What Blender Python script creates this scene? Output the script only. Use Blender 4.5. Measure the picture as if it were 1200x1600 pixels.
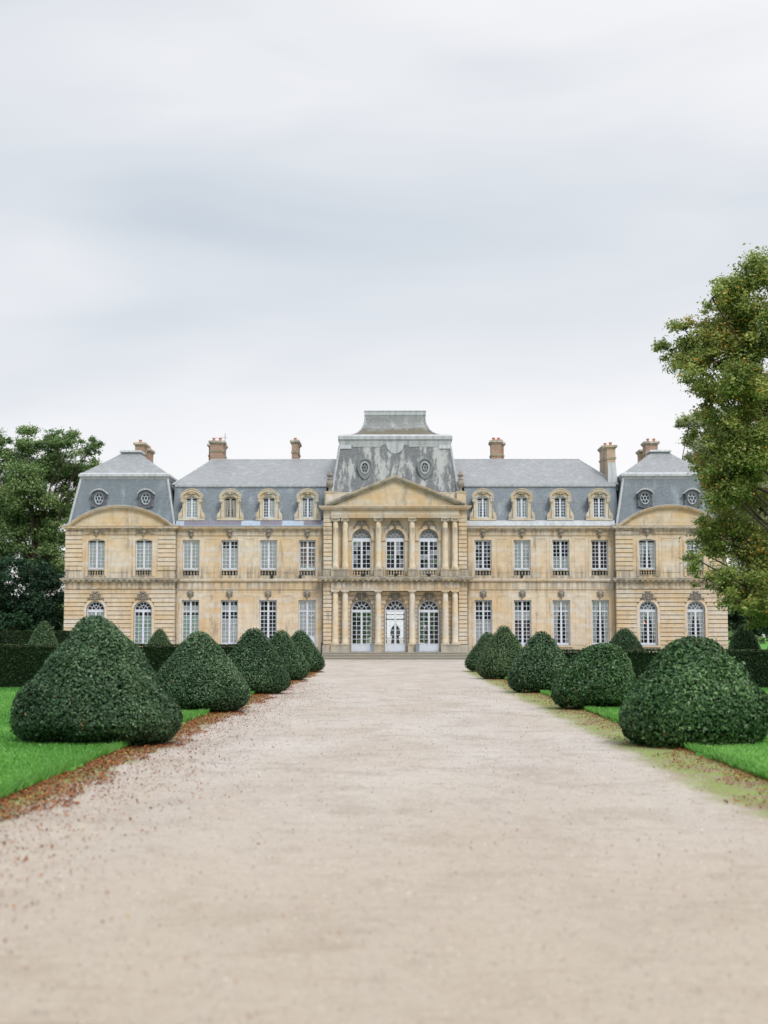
import bpy, math, random
import numpy as np
from mathutils import Vector
R = math.radians
random.seed(7)
rng = np.random.default_rng(11)
for o in list(bpy.data.objects):
    bpy.data.objects.remove(o)
scene = bpy.context.scene
COL = scene.collection

# ------------------------------------------------------------------ camera
CAM_D = 114.0            # metres from the front plane of the building (y = 0)
cam_d = bpy.data.cameras.new("camera")
cam = bpy.data.objects.new("camera", cam_d)
COL.objects.link(cam)
cam_d.sensor_fit = 'VERTICAL'
cam_d.sensor_height = 56.0
cam_d.sensor_width = 42.0
cam_d.lens = 80.0
cam_d.clip_start = 0.5
cam_d.clip_end = 5000
cam.location = (0, -CAM_D, 1.8)
cam.rotation_euler = (R(90 + 4.85), 0, R(0.40))
cam_d.dof.use_dof = True
cam_d.dof.focus_distance = 52.0
cam_d.dof.aperture_fstop = 2.2
scene.camera = cam
scene.render.resolution_x = 768
scene.render.resolution_y = 1024
scene.view_settings.view_transform = 'Standard'
scene.view_settings.look = 'None'
scene.view_settings.gamma = 1
scene.view_settings.exposure = 0.22

# ------------------------------------------------------------------ node helpers
class NT:
    def __init__(s, tree):
        s.t = tree; s.n = tree.nodes; s.l = tree.links
    def put(s, sock, v):
        if isinstance(v, bpy.types.NodeSocket): s.l.new(v, sock)
        elif isinstance(v, (tuple, list)) and len(v) == 3 and sock.type == 'RGBA': sock.default_value = (*v, 1)
        else: sock.default_value = v
    def math(s, op, a, b=0.0, c=0.0, clamp=False):
        n = s.n.new('ShaderNodeMath'); n.operation = op; n.use_clamp = clamp
        for i, v in enumerate((a, b, c)): s.put(n.inputs[i], v)
        return n.outputs[0]
    def mix(s, f, a, b, mode='MIX'):
        n = s.n.new('ShaderNodeMix'); n.data_type = 'RGBA'; n.blend_type = mode
        s.put(n.inputs[0], f); s.put(n.inputs[6], a); s.put(n.inputs[7], b)
        return n.outputs[2]
    def ramp(s, v, a, b, c=0.0, d=1.0, smooth=True):
        n = s.n.new('ShaderNodeMapRange'); n.clamp = True
        if smooth: n.interpolation_type = 'SMOOTHSTEP'
        for i, x in enumerate((v, a, b, c, d)): s.put(n.inputs[i], x)
        return n.outputs[0]
    def xyz(s, v):
        n = s.n.new('ShaderNodeSeparateXYZ'); s.put(n.inputs[0], v); return n.outputs
    def vec(s, x, y, z):
        n = s.n.new('ShaderNodeCombineXYZ')
        for i, v in enumerate((x, y, z)): s.put(n.inputs[i], v)
        return n.outputs[0]
    def scale(s, v, sc):
        n = s.n.new('ShaderNodeMapping'); s.put(n.inputs['Vector'], v); n.inputs['Scale'].default_value = sc
        return n.outputs[0]
    def noise(s, v, sc=1.0, detail=3.0, rough=0.5, dist=0.0):
        n = s.n.new('ShaderNodeTexNoise'); s.put(n.inputs['Vector'], v)
        n.inputs['Scale'].default_value = sc; n.inputs['Detail'].default_value = detail
        n.inputs['Roughness'].default_value = rough; n.inputs['Distortion'].default_value = dist
        return n.outputs[0]
    def voro(s, v, sc=1.0, out=0):
        n = s.n.new('ShaderNodeTexVoronoi'); s.put(n.inputs['Vector'], v); n.inputs['Scale'].default_value = sc
        return n.outputs[out]
    def brick(s, v, w, h, mortar=0.01, off=0.5):
        n = s.n.new('ShaderNodeTexBrick'); s.put(n.inputs['Vector'], v)
        n.inputs['Color1'].default_value = (0, 0, 0, 1); n.inputs['Color2'].default_value = (1, 1, 1, 1)
        n.inputs['Mortar'].default_value = (0.5, 0.5, 0.5, 1)
        n.inputs['Scale'].default_value = 1.0; n.inputs['Mortar Size'].default_value = mortar
        n.inputs['Brick Width'].default_value = w; n.inputs['Row Height'].default_value = h; n.offset = off
        return n.outputs[0], n.outputs[1]
    def pos(s):
        return s.n.new('ShaderNodeNewGeometry').outputs['Position']
    def nrm(s):
        return s.n.new('ShaderNodeNewGeometry').outputs['Normal']
    def attr(s, name):
        n = s.n.new('ShaderNodeAttribute'); n.attribute_name = name; return n.outputs['Fac']
    def bump(s, h, strength=0.3, dist=0.02):
        n = s.n.new('ShaderNodeBump'); n.inputs['Strength'].default_value = strength
        n.inputs['Distance'].default_value = dist; s.put(n.inputs['Height'], h); return n.outputs[0]

# ------------------------------------------------------------------ world
SUN_EL, SUN_AZ = 47.0, 155.0      # azimuth clockwise from +y
world = bpy.data.worlds.new("World"); scene.world = world; world.use_nodes = True
w = NT(world.node_tree); w.n.clear()
sky = w.n.new('ShaderNodeTexSky'); sky.sky_type = 'NISHITA'; sky.sun_disc = False
sky.sun_elevation = R(SUN_EL); sky.sun_rotation = R(SUN_AZ)
tc = w.n.new('ShaderNodeTexCoord').outputs['Generated']
X, Y, Z = w.xyz(tc)[:3]
az = w.math('ARCTAN2', X, Y)
el = w.math('ARCSINE', Z)
cv = w.vec(w.math('MULTIPLY', az, 2.6), w.math('MULTIPLY', w.math('ADD', el, w.math('MULTIPLY', az, -0.05)), 9.0), 0.3)
n1 = w.noise(cv, 1.15, 3.5, 0.45, 0.5)
n2 = w.noise(w.vec(w.math('MULTIPLY', az, 6), w.math('MULTIPLY', el, 22.0), 1.7), 1.0, 3, 0.5, 0.2)
elr = w.n.new('ShaderNodeValToRGB'); w.l.new(w.math('MULTIPLY', el, 2.0), elr.inputs[0])
cr = elr.color_ramp; cr.interpolation = 'B_SPLINE'
# position = elevation(rad)*2
while len(cr.elements) > 1: cr.elements.remove(cr.elements[-1])
stops = [(0.0, 1.0), (0.17, 1.0), (0.25, 0.98), (0.33, 0.70), (0.42, 0.60), (0.50, 0.42), (0.56, 0.30), (0.63, 0.42), (0.70, 0.66), (0.80, 0.78), (0.92, 0.6), (1.0, 0.7)]
cr.elements[0].position = 0; cr.elements[0].color = (stops[0][1],) * 3 + (1,)
for p, v in stops[1:]:
    e = cr.elements.new(p); e.color = (v, v, v, 1)
lvl = w.math('ADD', elr.outputs[0], w.math('MULTIPLY', w.math('SUBTRACT', n1, 0.5), 1.0))
lvl = w.math('ADD', lvl, w.math('MULTIPLY', w.math('SUBTRACT', n2, 0.5), 0.22))
lvl = w.math('ADD', lvl, w.math('MULTIPLY', az, 0.45))
lvl = w.ramp(lvl, 0.0, 1.0, 0, 1, False)
cloud = w.mix(lvl, (0.51, 0.57, 0.635), (0.87, 0.86, 0.87))
zen = w.ramp(el, 0.50, 1.2, 1.0, 2.7)           # an overcast sky is brightest overhead
cl2 = w.n.new('ShaderNodeVectorMath'); cl2.operation = 'SCALE'
w.l.new(cloud, cl2.inputs[0]); w.l.new(zen, cl2.inputs['Scale'])
bg1 = w.n.new('ShaderNodeBackground'); w.l.new(cl2.outputs[0], bg1.inputs[0]); bg1.inputs[1].default_value = 1.0
bg2 = w.n.new('ShaderNodeBackground'); w.l.new(sky.outputs[0], bg2.inputs[0]); bg2.inputs[1].default_value = 0.08
mx = w.n.new('ShaderNodeMixShader'); mx.inputs[0].default_value = 0.07
w.l.new(bg1.outputs[0], mx.inputs[1]); w.l.new(bg2.outputs[0], mx.inputs[2])
wo = w.n.new('ShaderNodeOutputWorld'); w.l.new(mx.outputs[0], wo.inputs[0])

sd = bpy.data.lights.new("sun", 'SUN'); sd.energy = 1.8; sd.angle = R(20); sd.color = (1.0, 0.965, 0.92)
sun = bpy.data.objects.new("sun", sd); COL.objects.link(sun)
saz = R(SUN_AZ); sel = R(SUN_EL)
sdir = Vector((math.sin(saz) * math.cos(sel), math.cos(saz) * math.cos(sel), math.sin(sel)))
sun.rotation_euler = sdir.to_track_quat('Z', 'Y').to_euler()
sun.location = (30, -120, 60)

# ------------------------------------------------------------------ materials
def new_mat(name):
    m = bpy.data.materials.new(name); m.use_nodes = True
    t = NT(m.node_tree); t.n.clear()
    b = t.n.new('ShaderNodeBsdfPrincipled'); o = t.n.new('ShaderNodeOutputMaterial')
    t.l.new(b.outputs[0], o.inputs[0]); return m, t, b, o

def make_stone(name, a=(0.60, 0.47, 0.31), b_=(0.655, 0.585, 0.48), grey=0.65, bw=1.05, bh=0.40, lo=0.55, hi=0.72):
    m, t, b, o = new_mat(name)
    p = t.pos(); x, y, z = t.xyz(p)[:3]
    uv = t.vec(t.math('ADD', x, y), z, 0)
    n1 = t.noise(p, 0.33, 4, 0.6)
    n2 = t.noise(p, 2.1, 5, 0.65)
    c = t.mix(t.ramp(n1, 0.40, 0.60), a, b_)
    bc, bf = t.brick(uv, bw, bh, 0.006)
    c = t.mix(t.math('MULTIPLY', bc, 0.5), c, (a[0] * 1.08, a[1] * 0.99, a[2] * 0.86))
    bc2, _ = t.brick(t.vec(t.math('ADD', x, y), t.math('ADD', z, 40.0), 0), bw * 1.37, bh, 0.0)
    c = t.mix(t.ramp(bc2, 0.5, 1.0, 0, 0.6), c, (b_[0] * .93, b_[1] * 1.0, b_[2] * 1.12))
    c = t.mix(t.math('MULTIPLY', t.ramp(n2, 0.35, 0.7), 0.35), c, (a[0] * .62, a[1] * .62, a[2] * .62))
    # orange iron stains and grey weathering in vertical runs
    st = t.noise(t.scale(p, (2.3, 2.3, 0.32)), 1.0, 5, 0.62)
    c = t.mix(t.ramp(st, 0.56, 0.72, 0, 0.42), c, (a[0] * .84, a[1] * .64, a[2] * .42))
    gw = t.noise(t.scale(t.vec(x, y, t.math('ADD', z, 17.0)), (1.6, 1.6, 0.42)), 1.0, 6, 0.68)
    c = t.mix(t.math('MULTIPLY', t.ramp(gw, lo, hi), grey), c, (0.22, 0.205, 0.18))
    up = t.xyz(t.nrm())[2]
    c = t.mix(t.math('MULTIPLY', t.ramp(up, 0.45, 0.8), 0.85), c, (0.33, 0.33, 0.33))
    c = t.mix(t.math('MULTIPLY', bf, 0.45), c, (0.25, 0.19, 0.12))
    # soot and rain runs below the ledges
    run = t.noise(t.scale(t.vec(x, y, t.math('ADD', z, 3.0)), (4.0, 4.0, 0.25)), 1.0, 4, 0.6)
    led = t.math('MAXIMUM', t.math('MULTIPLY', t.ramp(z, 4.9, 6.0), t.ramp(z, 6.02, 6.08, 1, 0)), t.math('MULTIPLY', t.ramp(z, 9.3, 10.15), t.ramp(z, 10.2, 10.3, 1, 0)))
    led = t.math('MAXIMUM', led, t.math('MULTIPLY', t.ramp(z, 6.2, 6.3), t.ramp(z, 6.7, 7.5, 1, 0)))
    c = t.mix(t.math('MULTIPLY', t.math('MULTIPLY', led, t.ramp(run, 0.40, 0.62)), 0.72), c, (0.23, 0.205, 0.17))
    # greyer towards the foot of the walls
    c = t.mix(t.ramp(t.math('ADD', z, t.math('MULTIPLY', n2, 1.4)), 1.1, 2.5, 0.55, 0.0), c, (0.40, 0.375, 0.32))
    t.put(b.inputs['Base Color'], c); b.inputs['Roughness'].default_value = 0.9
    h = t.math('ADD', t.math('MULTIPLY', bf, -0.6), t.math('MULTIPLY', t.noise(p, 9, 4, 0.6), 0.6))
    t.put(b.inputs['Normal'], t.bump(h, 0.5, 0.02)); b.inputs['Specular IOR Level'].default_value = 0.2
    return m

def make_plain(name, col, rough=0.8, var=0.25, sc=2.0, metal=0.0, spec=0.3, stain=(0.2, 0.2, 0.2), streak=False):
    m, t, b, o = new_mat(name)
    p = t.pos()
    v = t.scale(p, (3.5, 3.5, 0.5)) if streak else p
    n = t.noise(v, sc, 5, 0.62)
    c = t.mix(t.ramp(n, 0.35, 0.75, 0, var), col, stain)
    t.put(b.inputs['Base Color'], c); b.inputs['Roughness'].default_value = rough
    b.inputs['Metallic'].default_value = metal; b.inputs['Specular IOR Level'].default_value = spec
    t.put(b.inputs['Normal'], t.bump(t.noise(p, sc * 6, 3), 0.2, 0.01))
    return m

def make_slate(name, c1, c2, light=(0.36, 0.38, 0.40), streak=0.35, moss=None, lo=0.5, hi=0.72):
    m, t, b, o = new_mat(name)
    p = t.pos(); x, y, z = t.xyz(p)[:3]
    nx, ny, nz = t.xyz(t.nrm())[:3]
    side = t.ramp(t.math('ABSOLUTE', nx), 0.5, 0.55)
    u = t.math('ADD', t.math('MULTIPLY', x, t.math('SUBTRACT', 1.0, side)), t.math('MULTIPLY', y, side))
    bc, bf = t.brick(t.vec(u, z, 0), 0.23, 0.085, 0.006)
    c = t.mix(bc, c1, c2)
    big = t.noise(p, 0.5, 4, 0.6)
    c = t.mix(t.ramp(big, 0.4, 0.7, 0, 0.4), c, c2)
    st = t.noise(t.scale(p, (1.5, 1.5, 0.15)), 1.0, 6, 0.7)
    fine = t.noise(p, 5.0, 4, 0.7)
    c = t.mix(t.math('MULTIPLY', t.ramp(t.math('ADD', st, t.math('MULTIPLY', t.math('SUBTRACT', fine, 0.5), 0.25)), lo, hi), streak), c, light)
    c = t.mix(t.ramp(fine, 0.56, 0.72, 0, 0.35), c, tuple(v * 0.45 for v in c1))
    if moss:
        mm = t.math('ADD', t.math('MULTIPLY', t.math('SUBTRACT', z, moss[0]), -1.0), t.math('MULTIPLY', t.math('SUBTRACT', t.noise(p, 1.6, 5, 0.7), 0.5), 1.5))
        c = t.mix(t.ramp(mm, -0.15, 0.25, 0, 0.8), c, moss[1])
    t.put(b.inputs['Base Color'], c); b.inputs['Roughness'].default_value = 0.55; b.inputs['Specular IOR Level'].default_value = 0.35
    h = t.math('ADD', t.math('MULTIPLY', bf, -1.0), t.math('MULTIPLY', bc, 0.5))
    t.put(b.inputs['Normal'], t.bump(h, 0.45, 0.015))
    return m

M = {}
M['stone'] = make_stone('pale_limestone')
M['stone_lower'] = make_stone('rusticated_limestone', grey=0.42, bw=1.5, bh=0.33)
M['stone_grey'] = make_stone('weathered_limestone', (0.50, 0.42, 0.29), (0.50, 0.46, 0.38), grey=0.75, lo=0.45, hi=0.62)
M['stone_ped'] = make_stone('pediment_limestone', (0.62, 0.475, 0.295), (0.63, 0.555, 0.44), grey=0.5, bw=1.2, bh=0.38, lo=0.5, hi=0.68)
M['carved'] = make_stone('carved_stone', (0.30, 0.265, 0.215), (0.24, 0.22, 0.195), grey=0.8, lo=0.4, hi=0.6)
M['stone_pale'] = make_stone('pale_dormer_stone', (0.57, 0.485, 0.36), (0.60, 0.56, 0.48), grey=0.65, lo=0.5, hi=0.7)
M['joint'] = make_stone('dirty_shaded_joints', (0.32, 0.25, 0.17), (0.28, 0.245, 0.195), grey=0.7, lo=0.4, hi=0.6)  # joint dirt, darkened further to put the groove shade into the colour
M['column'] = make_stone('column_limestone', (0.65, 0.545, 0.39), (0.66, 0.60, 0.50), grey=0.6, bw=3, bh=0.55)
M['step'] = make_stone('step_stone', (0.15, 0.135, 0.11), (0.20, 0.185, 0.155), grey=0.5, bw=1.6, bh=0.19, lo=0.4, hi=0.62)
M['slate'] = make_slate('blue_slate', (0.12, 0.145, 0.17), (0.17, 0.20, 0.225), light=(0.36, 0.40, 0.43), streak=0.5)
M['slate_top'] = make_slate('grey_slate', (0.195, 0.205, 0.22), (0.26, 0.27, 0.28), light=(0.38, 0.385, 0.39), streak=0.5)
M['slate_mid'] = make_slate('streaked_slate', (0.105, 0.115, 0.12), (0.17, 0.18, 0.19), light=(0.42, 0.43, 0.425), streak=0.9, lo=0.47, hi=0.60)
M['slate_moss'] = make_slate('mossy_slate', (0.17, 0.18, 0.18), (0.26, 0.27, 0.27), light=(0.4, 0.41, 0.4), streak=0.6, moss=(18.62, (0.105, 0.088, 0.045)))
M['lead'] = make_plain('weathered_lead', (0.44, 0.46, 0.48), 0.5, 0.6, 1.2, 0, 0.4, (0.20, 0.21, 0.23), True)
M['lead_mid'] = make_plain('dull_lead', (0.22, 0.235, 0.25), 0.5, 0.6, 2.0, 0, 0.4, (0.12, 0.125, 0.135), True)
M['lead_dark'] = make_plain('dark_lead', (0.095, 0.10, 0.115), 0.5, 0.5, 2.5, 0, 0.4, (0.19, 0.19, 0.2), True)
M['lead_light'] = make_plain('new_lead', (0.34, 0.41, 0.50), 0.45, 0.4, 1.5, 0, 0.4, (0.17, 0.15, 0.19), True)
M['lead_purple'] = make_plain('purple_lead', (0.15, 0.135, 0.18), 0.5, 0.5, 1.5, 0, 0.4, (0.26, 0.26, 0.3), True)
M['paint'] = make_plain('pale_grey_paint', (0.62, 0.67, 0.75), 0.5, 0.3, 3, 0, 0.35, (0.42, 0.43, 0.46))
M['paint_old'] = make_plain('faded_paint', (0.42, 0.39, 0.36), 0.6, 0.6, 3, 0, 0.3, (0.30, 0.22, 0.17))
M['fan_paint'] = make_plain('dull_fanlight_paint', (0.36, 0.34, 0.31), 0.7, 0.4, 3, 0, 0.3, (0.28, 0.28, 0.28))
M['white_cloth'] = make_plain('white_cloth', (0.84, 0.85, 0.84), 0.9, 0.25, 1.6, 0, 0.1, (0.62, 0.65, 0.63))
M['green_cloth'] = make_plain('pale_green_cloth', (0.55, 0.72, 0.60), 0.9, 0.25, 1.6, 0, 0.1, (0.3, 0.4, 0.33))
M['red_cloth'] = make_plain('dark_red_cloth', (0.16, 0.07, 0.06), 0.9, 0.4, 1.6, 0, 0.1, (0.08, 0.05, 0.05))
M['brown_board'] = make_plain('brown_board', (0.33, 0.19, 0.13), 0.9, 0.6, 2.5, 0, 0.1, (0.5, 0.45, 0.38))
M['grey_board'] = make_plain('grey_board', (0.14, 0.17, 0.20), 0.8, 0.4, 2.5, 0, 0.2, (0.22, 0.24, 0.26))
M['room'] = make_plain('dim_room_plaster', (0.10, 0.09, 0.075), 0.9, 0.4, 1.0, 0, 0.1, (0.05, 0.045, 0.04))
M['planter'] = make_plain('grey_planter_paint', (0.22, 0.26, 0.31), 0.5, 0.3, 4, 0, 0.4, (0.15, 0.17, 0.2))
M['black'] = make_plain('black_metal', (0.02, 0.022, 0.026), 0.5, 0.3, 4, 0, 0.4, (0.05, 0.05, 0.05))
M['iron'] = make_plain('brown_iron', (0.13, 0.095, 0.075), 0.6, 0.4, 4, 0, 0.3, (0.06, 0.05, 0.05))
M['pot'] = make_plain('terracotta', (0.52, 0.22, 0.14), 0.8, 0.3, 4, 0, 0.2, (0.35, 0.18, 0.13))
M['metal'] = make_plain('antenna_metal', (0.35, 0.36, 0.38), 0.4, 0.3, 4, 0.5, 0.4)
M['dark_bronze'] = make_plain('dark_bronze', (0.05, 0.05, 0.055), 0.6, 0.3, 4, 0, 0.3)
M['bark'] = make_plain('tree_bark', (0.075, 0.058, 0.045), 0.95, 0.5, 3, 0, 0.1, (0.13, 0.115, 0.09), True)

for nm_, b1_, b2_ in (('brick', (0.26, 0.135, 0.10), (0.35, 0.215, 0.165)), ('brick_pale', (0.44, 0.30, 0.21), (0.54, 0.41, 0.31))):
  m, t, b, o = new_mat('chimney_' + nm_)
  p = t.pos(); x, y, z = t.xyz(p)[:3]
  bc, bf = t.brick(t.vec(t.math('ADD', x, y), z, 0), 0.24, 0.085, 0.012)
  c = t.mix(bc, b1_, b2_)
  c = t.mix(t.ramp(t.noise(p, 1.4, 4), 0.4, 0.7, 0, 0.6), c, (0.46, 0.30, 0.20))
  c = t.mix(t.math('MULTIPLY', bf, 0.8), c, (0.42, 0.36, 0.28))
  t.put(b.inputs['Base Color'], c); b.inputs['Roughness'].default_value = 0.9
  t.put(b.inputs['Normal'], t.bump(bf, 0.4, -0.01)); M[nm_] = m

# old window glass: mostly seen through, mirrors a little of what is around it
m, t, b, o = new_mat('window_glass')
t.n.remove(b)
gl = t.n.new('ShaderNodeBsdfGlossy'); gl.inputs['Roughness'].default_value = 0.03
tr = t.n.new('ShaderNodeBsdfTransparent'); tr.inputs[0].default_value = (0.96, 0.98, 0.97, 1)
t.put(gl.inputs['Normal'], t.bump(t.noise(t.pos(), 2.2, 2, 0.5), 0.25, 0.05))
fr = t.n.new('ShaderNodeFresnel'); fr.inputs[0].default_value = 1.5
sh = t.n.new('ShaderNodeMixShader')
t.put(sh.inputs[0], t.math('ADD', t.math('MULTIPLY', fr.outputs[0], 0.9), t.math('MULTIPLY', t.attr('sheen'), 0.45)))
t.l.new(tr.outputs[0], sh.inputs[1]); t.l.new(gl.outputs[0], sh.inputs[2]); t.l.new(sh.outputs[0], o.inputs[0])
M['glass'] = m

m, t, b, o = new_mat('lamp_glow')
b.inputs['Base Color'].default_value = (0.8, 0.35, 0.1, 1)
b.inputs['Emission Color'].default_value = (1.0, 0.33, 0.06, 1); b.inputs['Emission Strength'].default_value = 3.0
M['glow'] = m

def make_leaf(name, dark, mid, light, odd=None, rough=0.45, transl=0.25, spec=0.3):
    m, t, b, o = new_mat(name)
    f = t.attr('tint')
    c = t.mix(t.ramp(f, 0.0, 0.5, 0, 1, False), dark, mid)
    c = t.mix(t.ramp(f, 0.5, 0.9, 0, 1, False), c, light)
    if odd: c = t.mix(t.ramp(f, 0.93, 0.95, 0, 1, False), c, odd)
    t.put(b.inputs['Base Color'], c); b.inputs['Roughness'].default_value = rough; b.inputs['Specular IOR Level'].default_value = spec
    tl = t.n.new('ShaderNodeBsdfTranslucent'); t.put(tl.inputs[0], c)
    s = t.n.new('ShaderNodeMixShader'); s.inputs[0].default_value = transl
    t.l.new(b.outputs[0], s.inputs[1]); t.l.new(tl.outputs[0], s.inputs[2]); t.l.new(s.outputs[0], o.inputs[0])
    return m
M['yew'] = make_leaf('clipped_yew_leaf', (0.018, 0.046, 0.02), (0.055, 0.12, 0.048), (0.16, 0.245, 0.12), (0.26, 0.15, 0.07), transl=0.12)
M['laurel'] = make_leaf('glossy_evergreen_leaf', (0.018, 0.052, 0.016), (0.056, 0.135, 0.038), (0.17, 0.28, 0.11), (0.15, 0.10, 0.04), rough=0.35, transl=0.15)
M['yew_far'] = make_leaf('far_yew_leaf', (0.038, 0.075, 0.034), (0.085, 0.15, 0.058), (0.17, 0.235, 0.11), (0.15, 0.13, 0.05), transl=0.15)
M['hedge'] = make_leaf('hedge_leaf', (0.009, 0.02, 0.007), (0.017, 0.035, 0.012), (0.05, 0.085, 0.025), (0.20, 0.09, 0.03), transl=0.05, spec=0.15)
M['autumn'] = make_leaf('turning_tree_leaf', (0.11, 0.17, 0.045), (0.29, 0.36, 0.095), (0.52, 0.52, 0.16), (0.58, 0.33, 0.06), transl=0.35)
M['green_tree'] = make_leaf('green_tree_leaf', (0.075, 0.14, 0.05), (0.17, 0.27, 0.09), (0.32, 0.40, 0.17), (0.28, 0.28, 0.11), transl=0.3)
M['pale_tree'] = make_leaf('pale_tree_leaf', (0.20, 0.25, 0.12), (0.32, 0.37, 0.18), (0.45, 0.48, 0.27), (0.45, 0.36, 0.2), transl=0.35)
M['dark_tree'] = make_leaf('dark_tree_leaf', (0.014, 0.038, 0.020), (0.028, 0.072, 0.036), (0.06, 0.12, 0.058), None, transl=0.15, spec=0.2)
M['blade'] = make_leaf('grass_blade', (0.05, 0.165, 0.028), (0.135, 0.35, 0.06), (0.30, 0.52, 0.15), (0.30, 0.36, 0.22), transl=0.3, spec=0.25)
M['dead_leaf'] = make_leaf('fallen_leaf', (0.10, 0.035, 0.014), (0.24, 0.075, 0.022), (0.38, 0.15, 0.045), (0.40, 0.27, 0.05), rough=0.7, transl=0.1)

M['grit'] = make_leaf('grit_stone', (0.27, 0.235, 0.20), (0.44, 0.39, 0.34), (0.62, 0.58, 0.53), None, rough=0.9, transl=0.0, spec=0.1)
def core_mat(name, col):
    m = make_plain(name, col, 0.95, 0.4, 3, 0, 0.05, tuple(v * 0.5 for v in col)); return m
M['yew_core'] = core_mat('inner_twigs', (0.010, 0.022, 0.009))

# --- ground materials
def gravel_col(t, p):
    x, y, z = t.xyz(p)[:3]
    fine = t.noise(p, 30, 4, 0.8)
    med = t.noise(p, 2.4, 6, 0.7)
    big = t.noise(t.scale(p, (0.55, 0.16, 1)), 1.0, 4, 0.6)
    trk = t.noise(t.scale(p, (1.1, 0.03, 1)), 1.0, 3, 0.5)
    c = t.mix(t.ramp(big, 0.35, 0.65), (0.37, 0.32, 0.272), (0.425, 0.388, 0.352))
    c = t.mix(t.ramp(trk, 0.42, 0.66, 0, 0.4), c, (0.38, 0.35, 0.325))
    mott = t.noise(t.scale(p, (0.9, 0.6, 1)), 1.0, 6, 0.72)
    c = t.mix(t.ramp(mott, 0.48, 0.64, 0, 0.6), c, (0.27, 0.232, 0.195))
    c = t.mix(t.ramp(med, 0.48, 0.70, 0, 0.55), c, (0.27, 0.24, 0.21))
    gr = t.noise(p, 11, 4, 0.75)
    c = t.mix(t.ramp(gr, 0.52, 0.70, 0, 0.55), c, (0.25, 0.215, 0.185))
    c = t.mix(t.ramp(gr, 0.30, 0.45, 0.55, 0), c, (0.58, 0.535, 0.475))
    c = t.mix(t.ramp(fine, 0.52, 0.75, 0, 0.6), c, (0.24, 0.205, 0.175))
    c = t.mix(t.ramp(fine, 0.30, 0.42, 0.5, 0), c, (0.60, 0.56, 0.51))
    # cross-wise worn hollows with darker grit, near the camera
    cr = t.noise(t.scale(p, (0.8, 4.2, 1)), 1.0, 5, 0.7)
    near = t.ramp(y, -108.5, -100.0, 1, 0)
    c = t.mix(t.math('MULTIPLY', t.ramp(cr, 0.57, 0.67, 0, 0.85), near), c, (0.20, 0.155, 0.12))
    c = t.mix(t.math('MULTIPLY', t.ramp(y, -109.0, -90.0, 0.75, 0), t.ramp(big, 0.3, 0.7, 0.6, 1.0)), c, (0.33, 0.27, 0.20))
    h = t.math('ADD', t.math('MULTIPLY', fine, 0.6), med)
    return c, h, med, fine
m, t, b, o = new_mat('pale_gravel')
p = t.pos(); c, h, med, fine = gravel_col(t, p)
x, y, z = t.xyz(p)[:3]
# fade into the mossy verge with a ragged border
ed = t.math('ADD', t.math('MULTIPLY', t.math('SUBTRACT', t.noise(t.scale(p, (1, 0.45, 1)), 1.3, 5, 0.7), 0.5), 0.9), 0.0)
dx = t.math('SUBTRACT', t.math('ABSOLUTE', t.math('ADD', x, 0.1)), 3.72)
mo = t.ramp(t.math('ADD', dx, ed), -0.22, 0.25)
mo = t.math('MULTIPLY', mo, t.ramp(y, -38, -34, 1, 0))
mossn = t.noise(p, 1.6, 5, 0.7)
moss = t.mix(t.ramp(mossn, 0.38, 0.56), (0.21, 0.165, 0.10), (0.17, 0.225, 0.05))
moss = t.mix(t.ramp(fine, 0.5, 0.75, 0, 0.6), moss, (0.13, 0.095, 0.06))
c = t.mix(t.math('MULTIPLY', mo, 0.9), c, moss)
t.put(b.inputs['Base Color'], c); b.inputs['Roughness'].default_value = 0.95; b.inputs['Specular IOR Level'].default_value = 0.15
t.put(b.inputs['Normal'], t.bump(h, 0.5, 0.012)); M['gravel'] = m

m, t, b, o = new_mat('cobble_setts')
p = t.pos(); c, h, med, fine = gravel_col(t, p)
bc, bf = t.brick(p, 0.34, 0.45, 0.03)
c = t.mix(t.math('MULTIPLY', bf, 0.55), c, (0.25, 0.22, 0.19)); c = t.mix(t.math('MULTIPLY', bc, 0.25), c, (0.42, 0.39, 0.36))
t.put(b.inputs['Base Color'], c); b.inputs['Roughness'].default_value = 0.9
t.put(b.inputs['Normal'], t.bump(bf, 0.5, -0.02)); M['setts'] = m

m, t, b, o = new_mat('lawn_grass')
p = t.pos(); n = t.noise(p, 3.0, 6, 0.75); n2 = t.noise(p, 0.5, 3)
c = t.mix(t.ramp(n, 0.35, 0.65), (0.045, 0.15, 0.026), (0.11, 0.28, 0.05))
c = t.mix(t.ramp(n2, 0.4, 0.6, 0, 0.5), c, (0.10, 0.29, 0.06))
t.put(b.inputs['Base Color'], c); b.inputs['Roughness'].default_value = 0.9; b.inputs['Specular IOR Level'].default_value = 0.1
t.put(b.inputs['Normal'], t.bump(t.noise(p, 14, 3, 0.7), 0.8, 0.04)); M['lawn'] = m

m, t, b, o = new_mat('bare_soil')
p = t.pos(); n = t.noise(p, 5, 5, 0.7)
c = t.mix(n, (0.05, 0.035, 0.022), (0.16, 0.11, 0.07)); t.put(b.inputs['Base Color'], c); b.inputs['Roughness'].default_value = 1
M['soil'] = m

# ------------------------------------------------------------------ mesh helpers
def link(o, parent=None):
    COL.objects.link(o)
    if parent is not None: o.parent = parent
    return o
def tag(o, label=None, cat=None, group=None, kind=None):
    if label: o['label'] = label
    if cat: o['category'] = cat
    if group: o['group'] = group
    if kind: o['kind'] = kind
    return o
def empty(name, loc=(0, 0, 0)):
    o = bpy.data.objects.new(name, None); o.location = loc; o.empty_display_size = 0.3
    return link(o)

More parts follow.
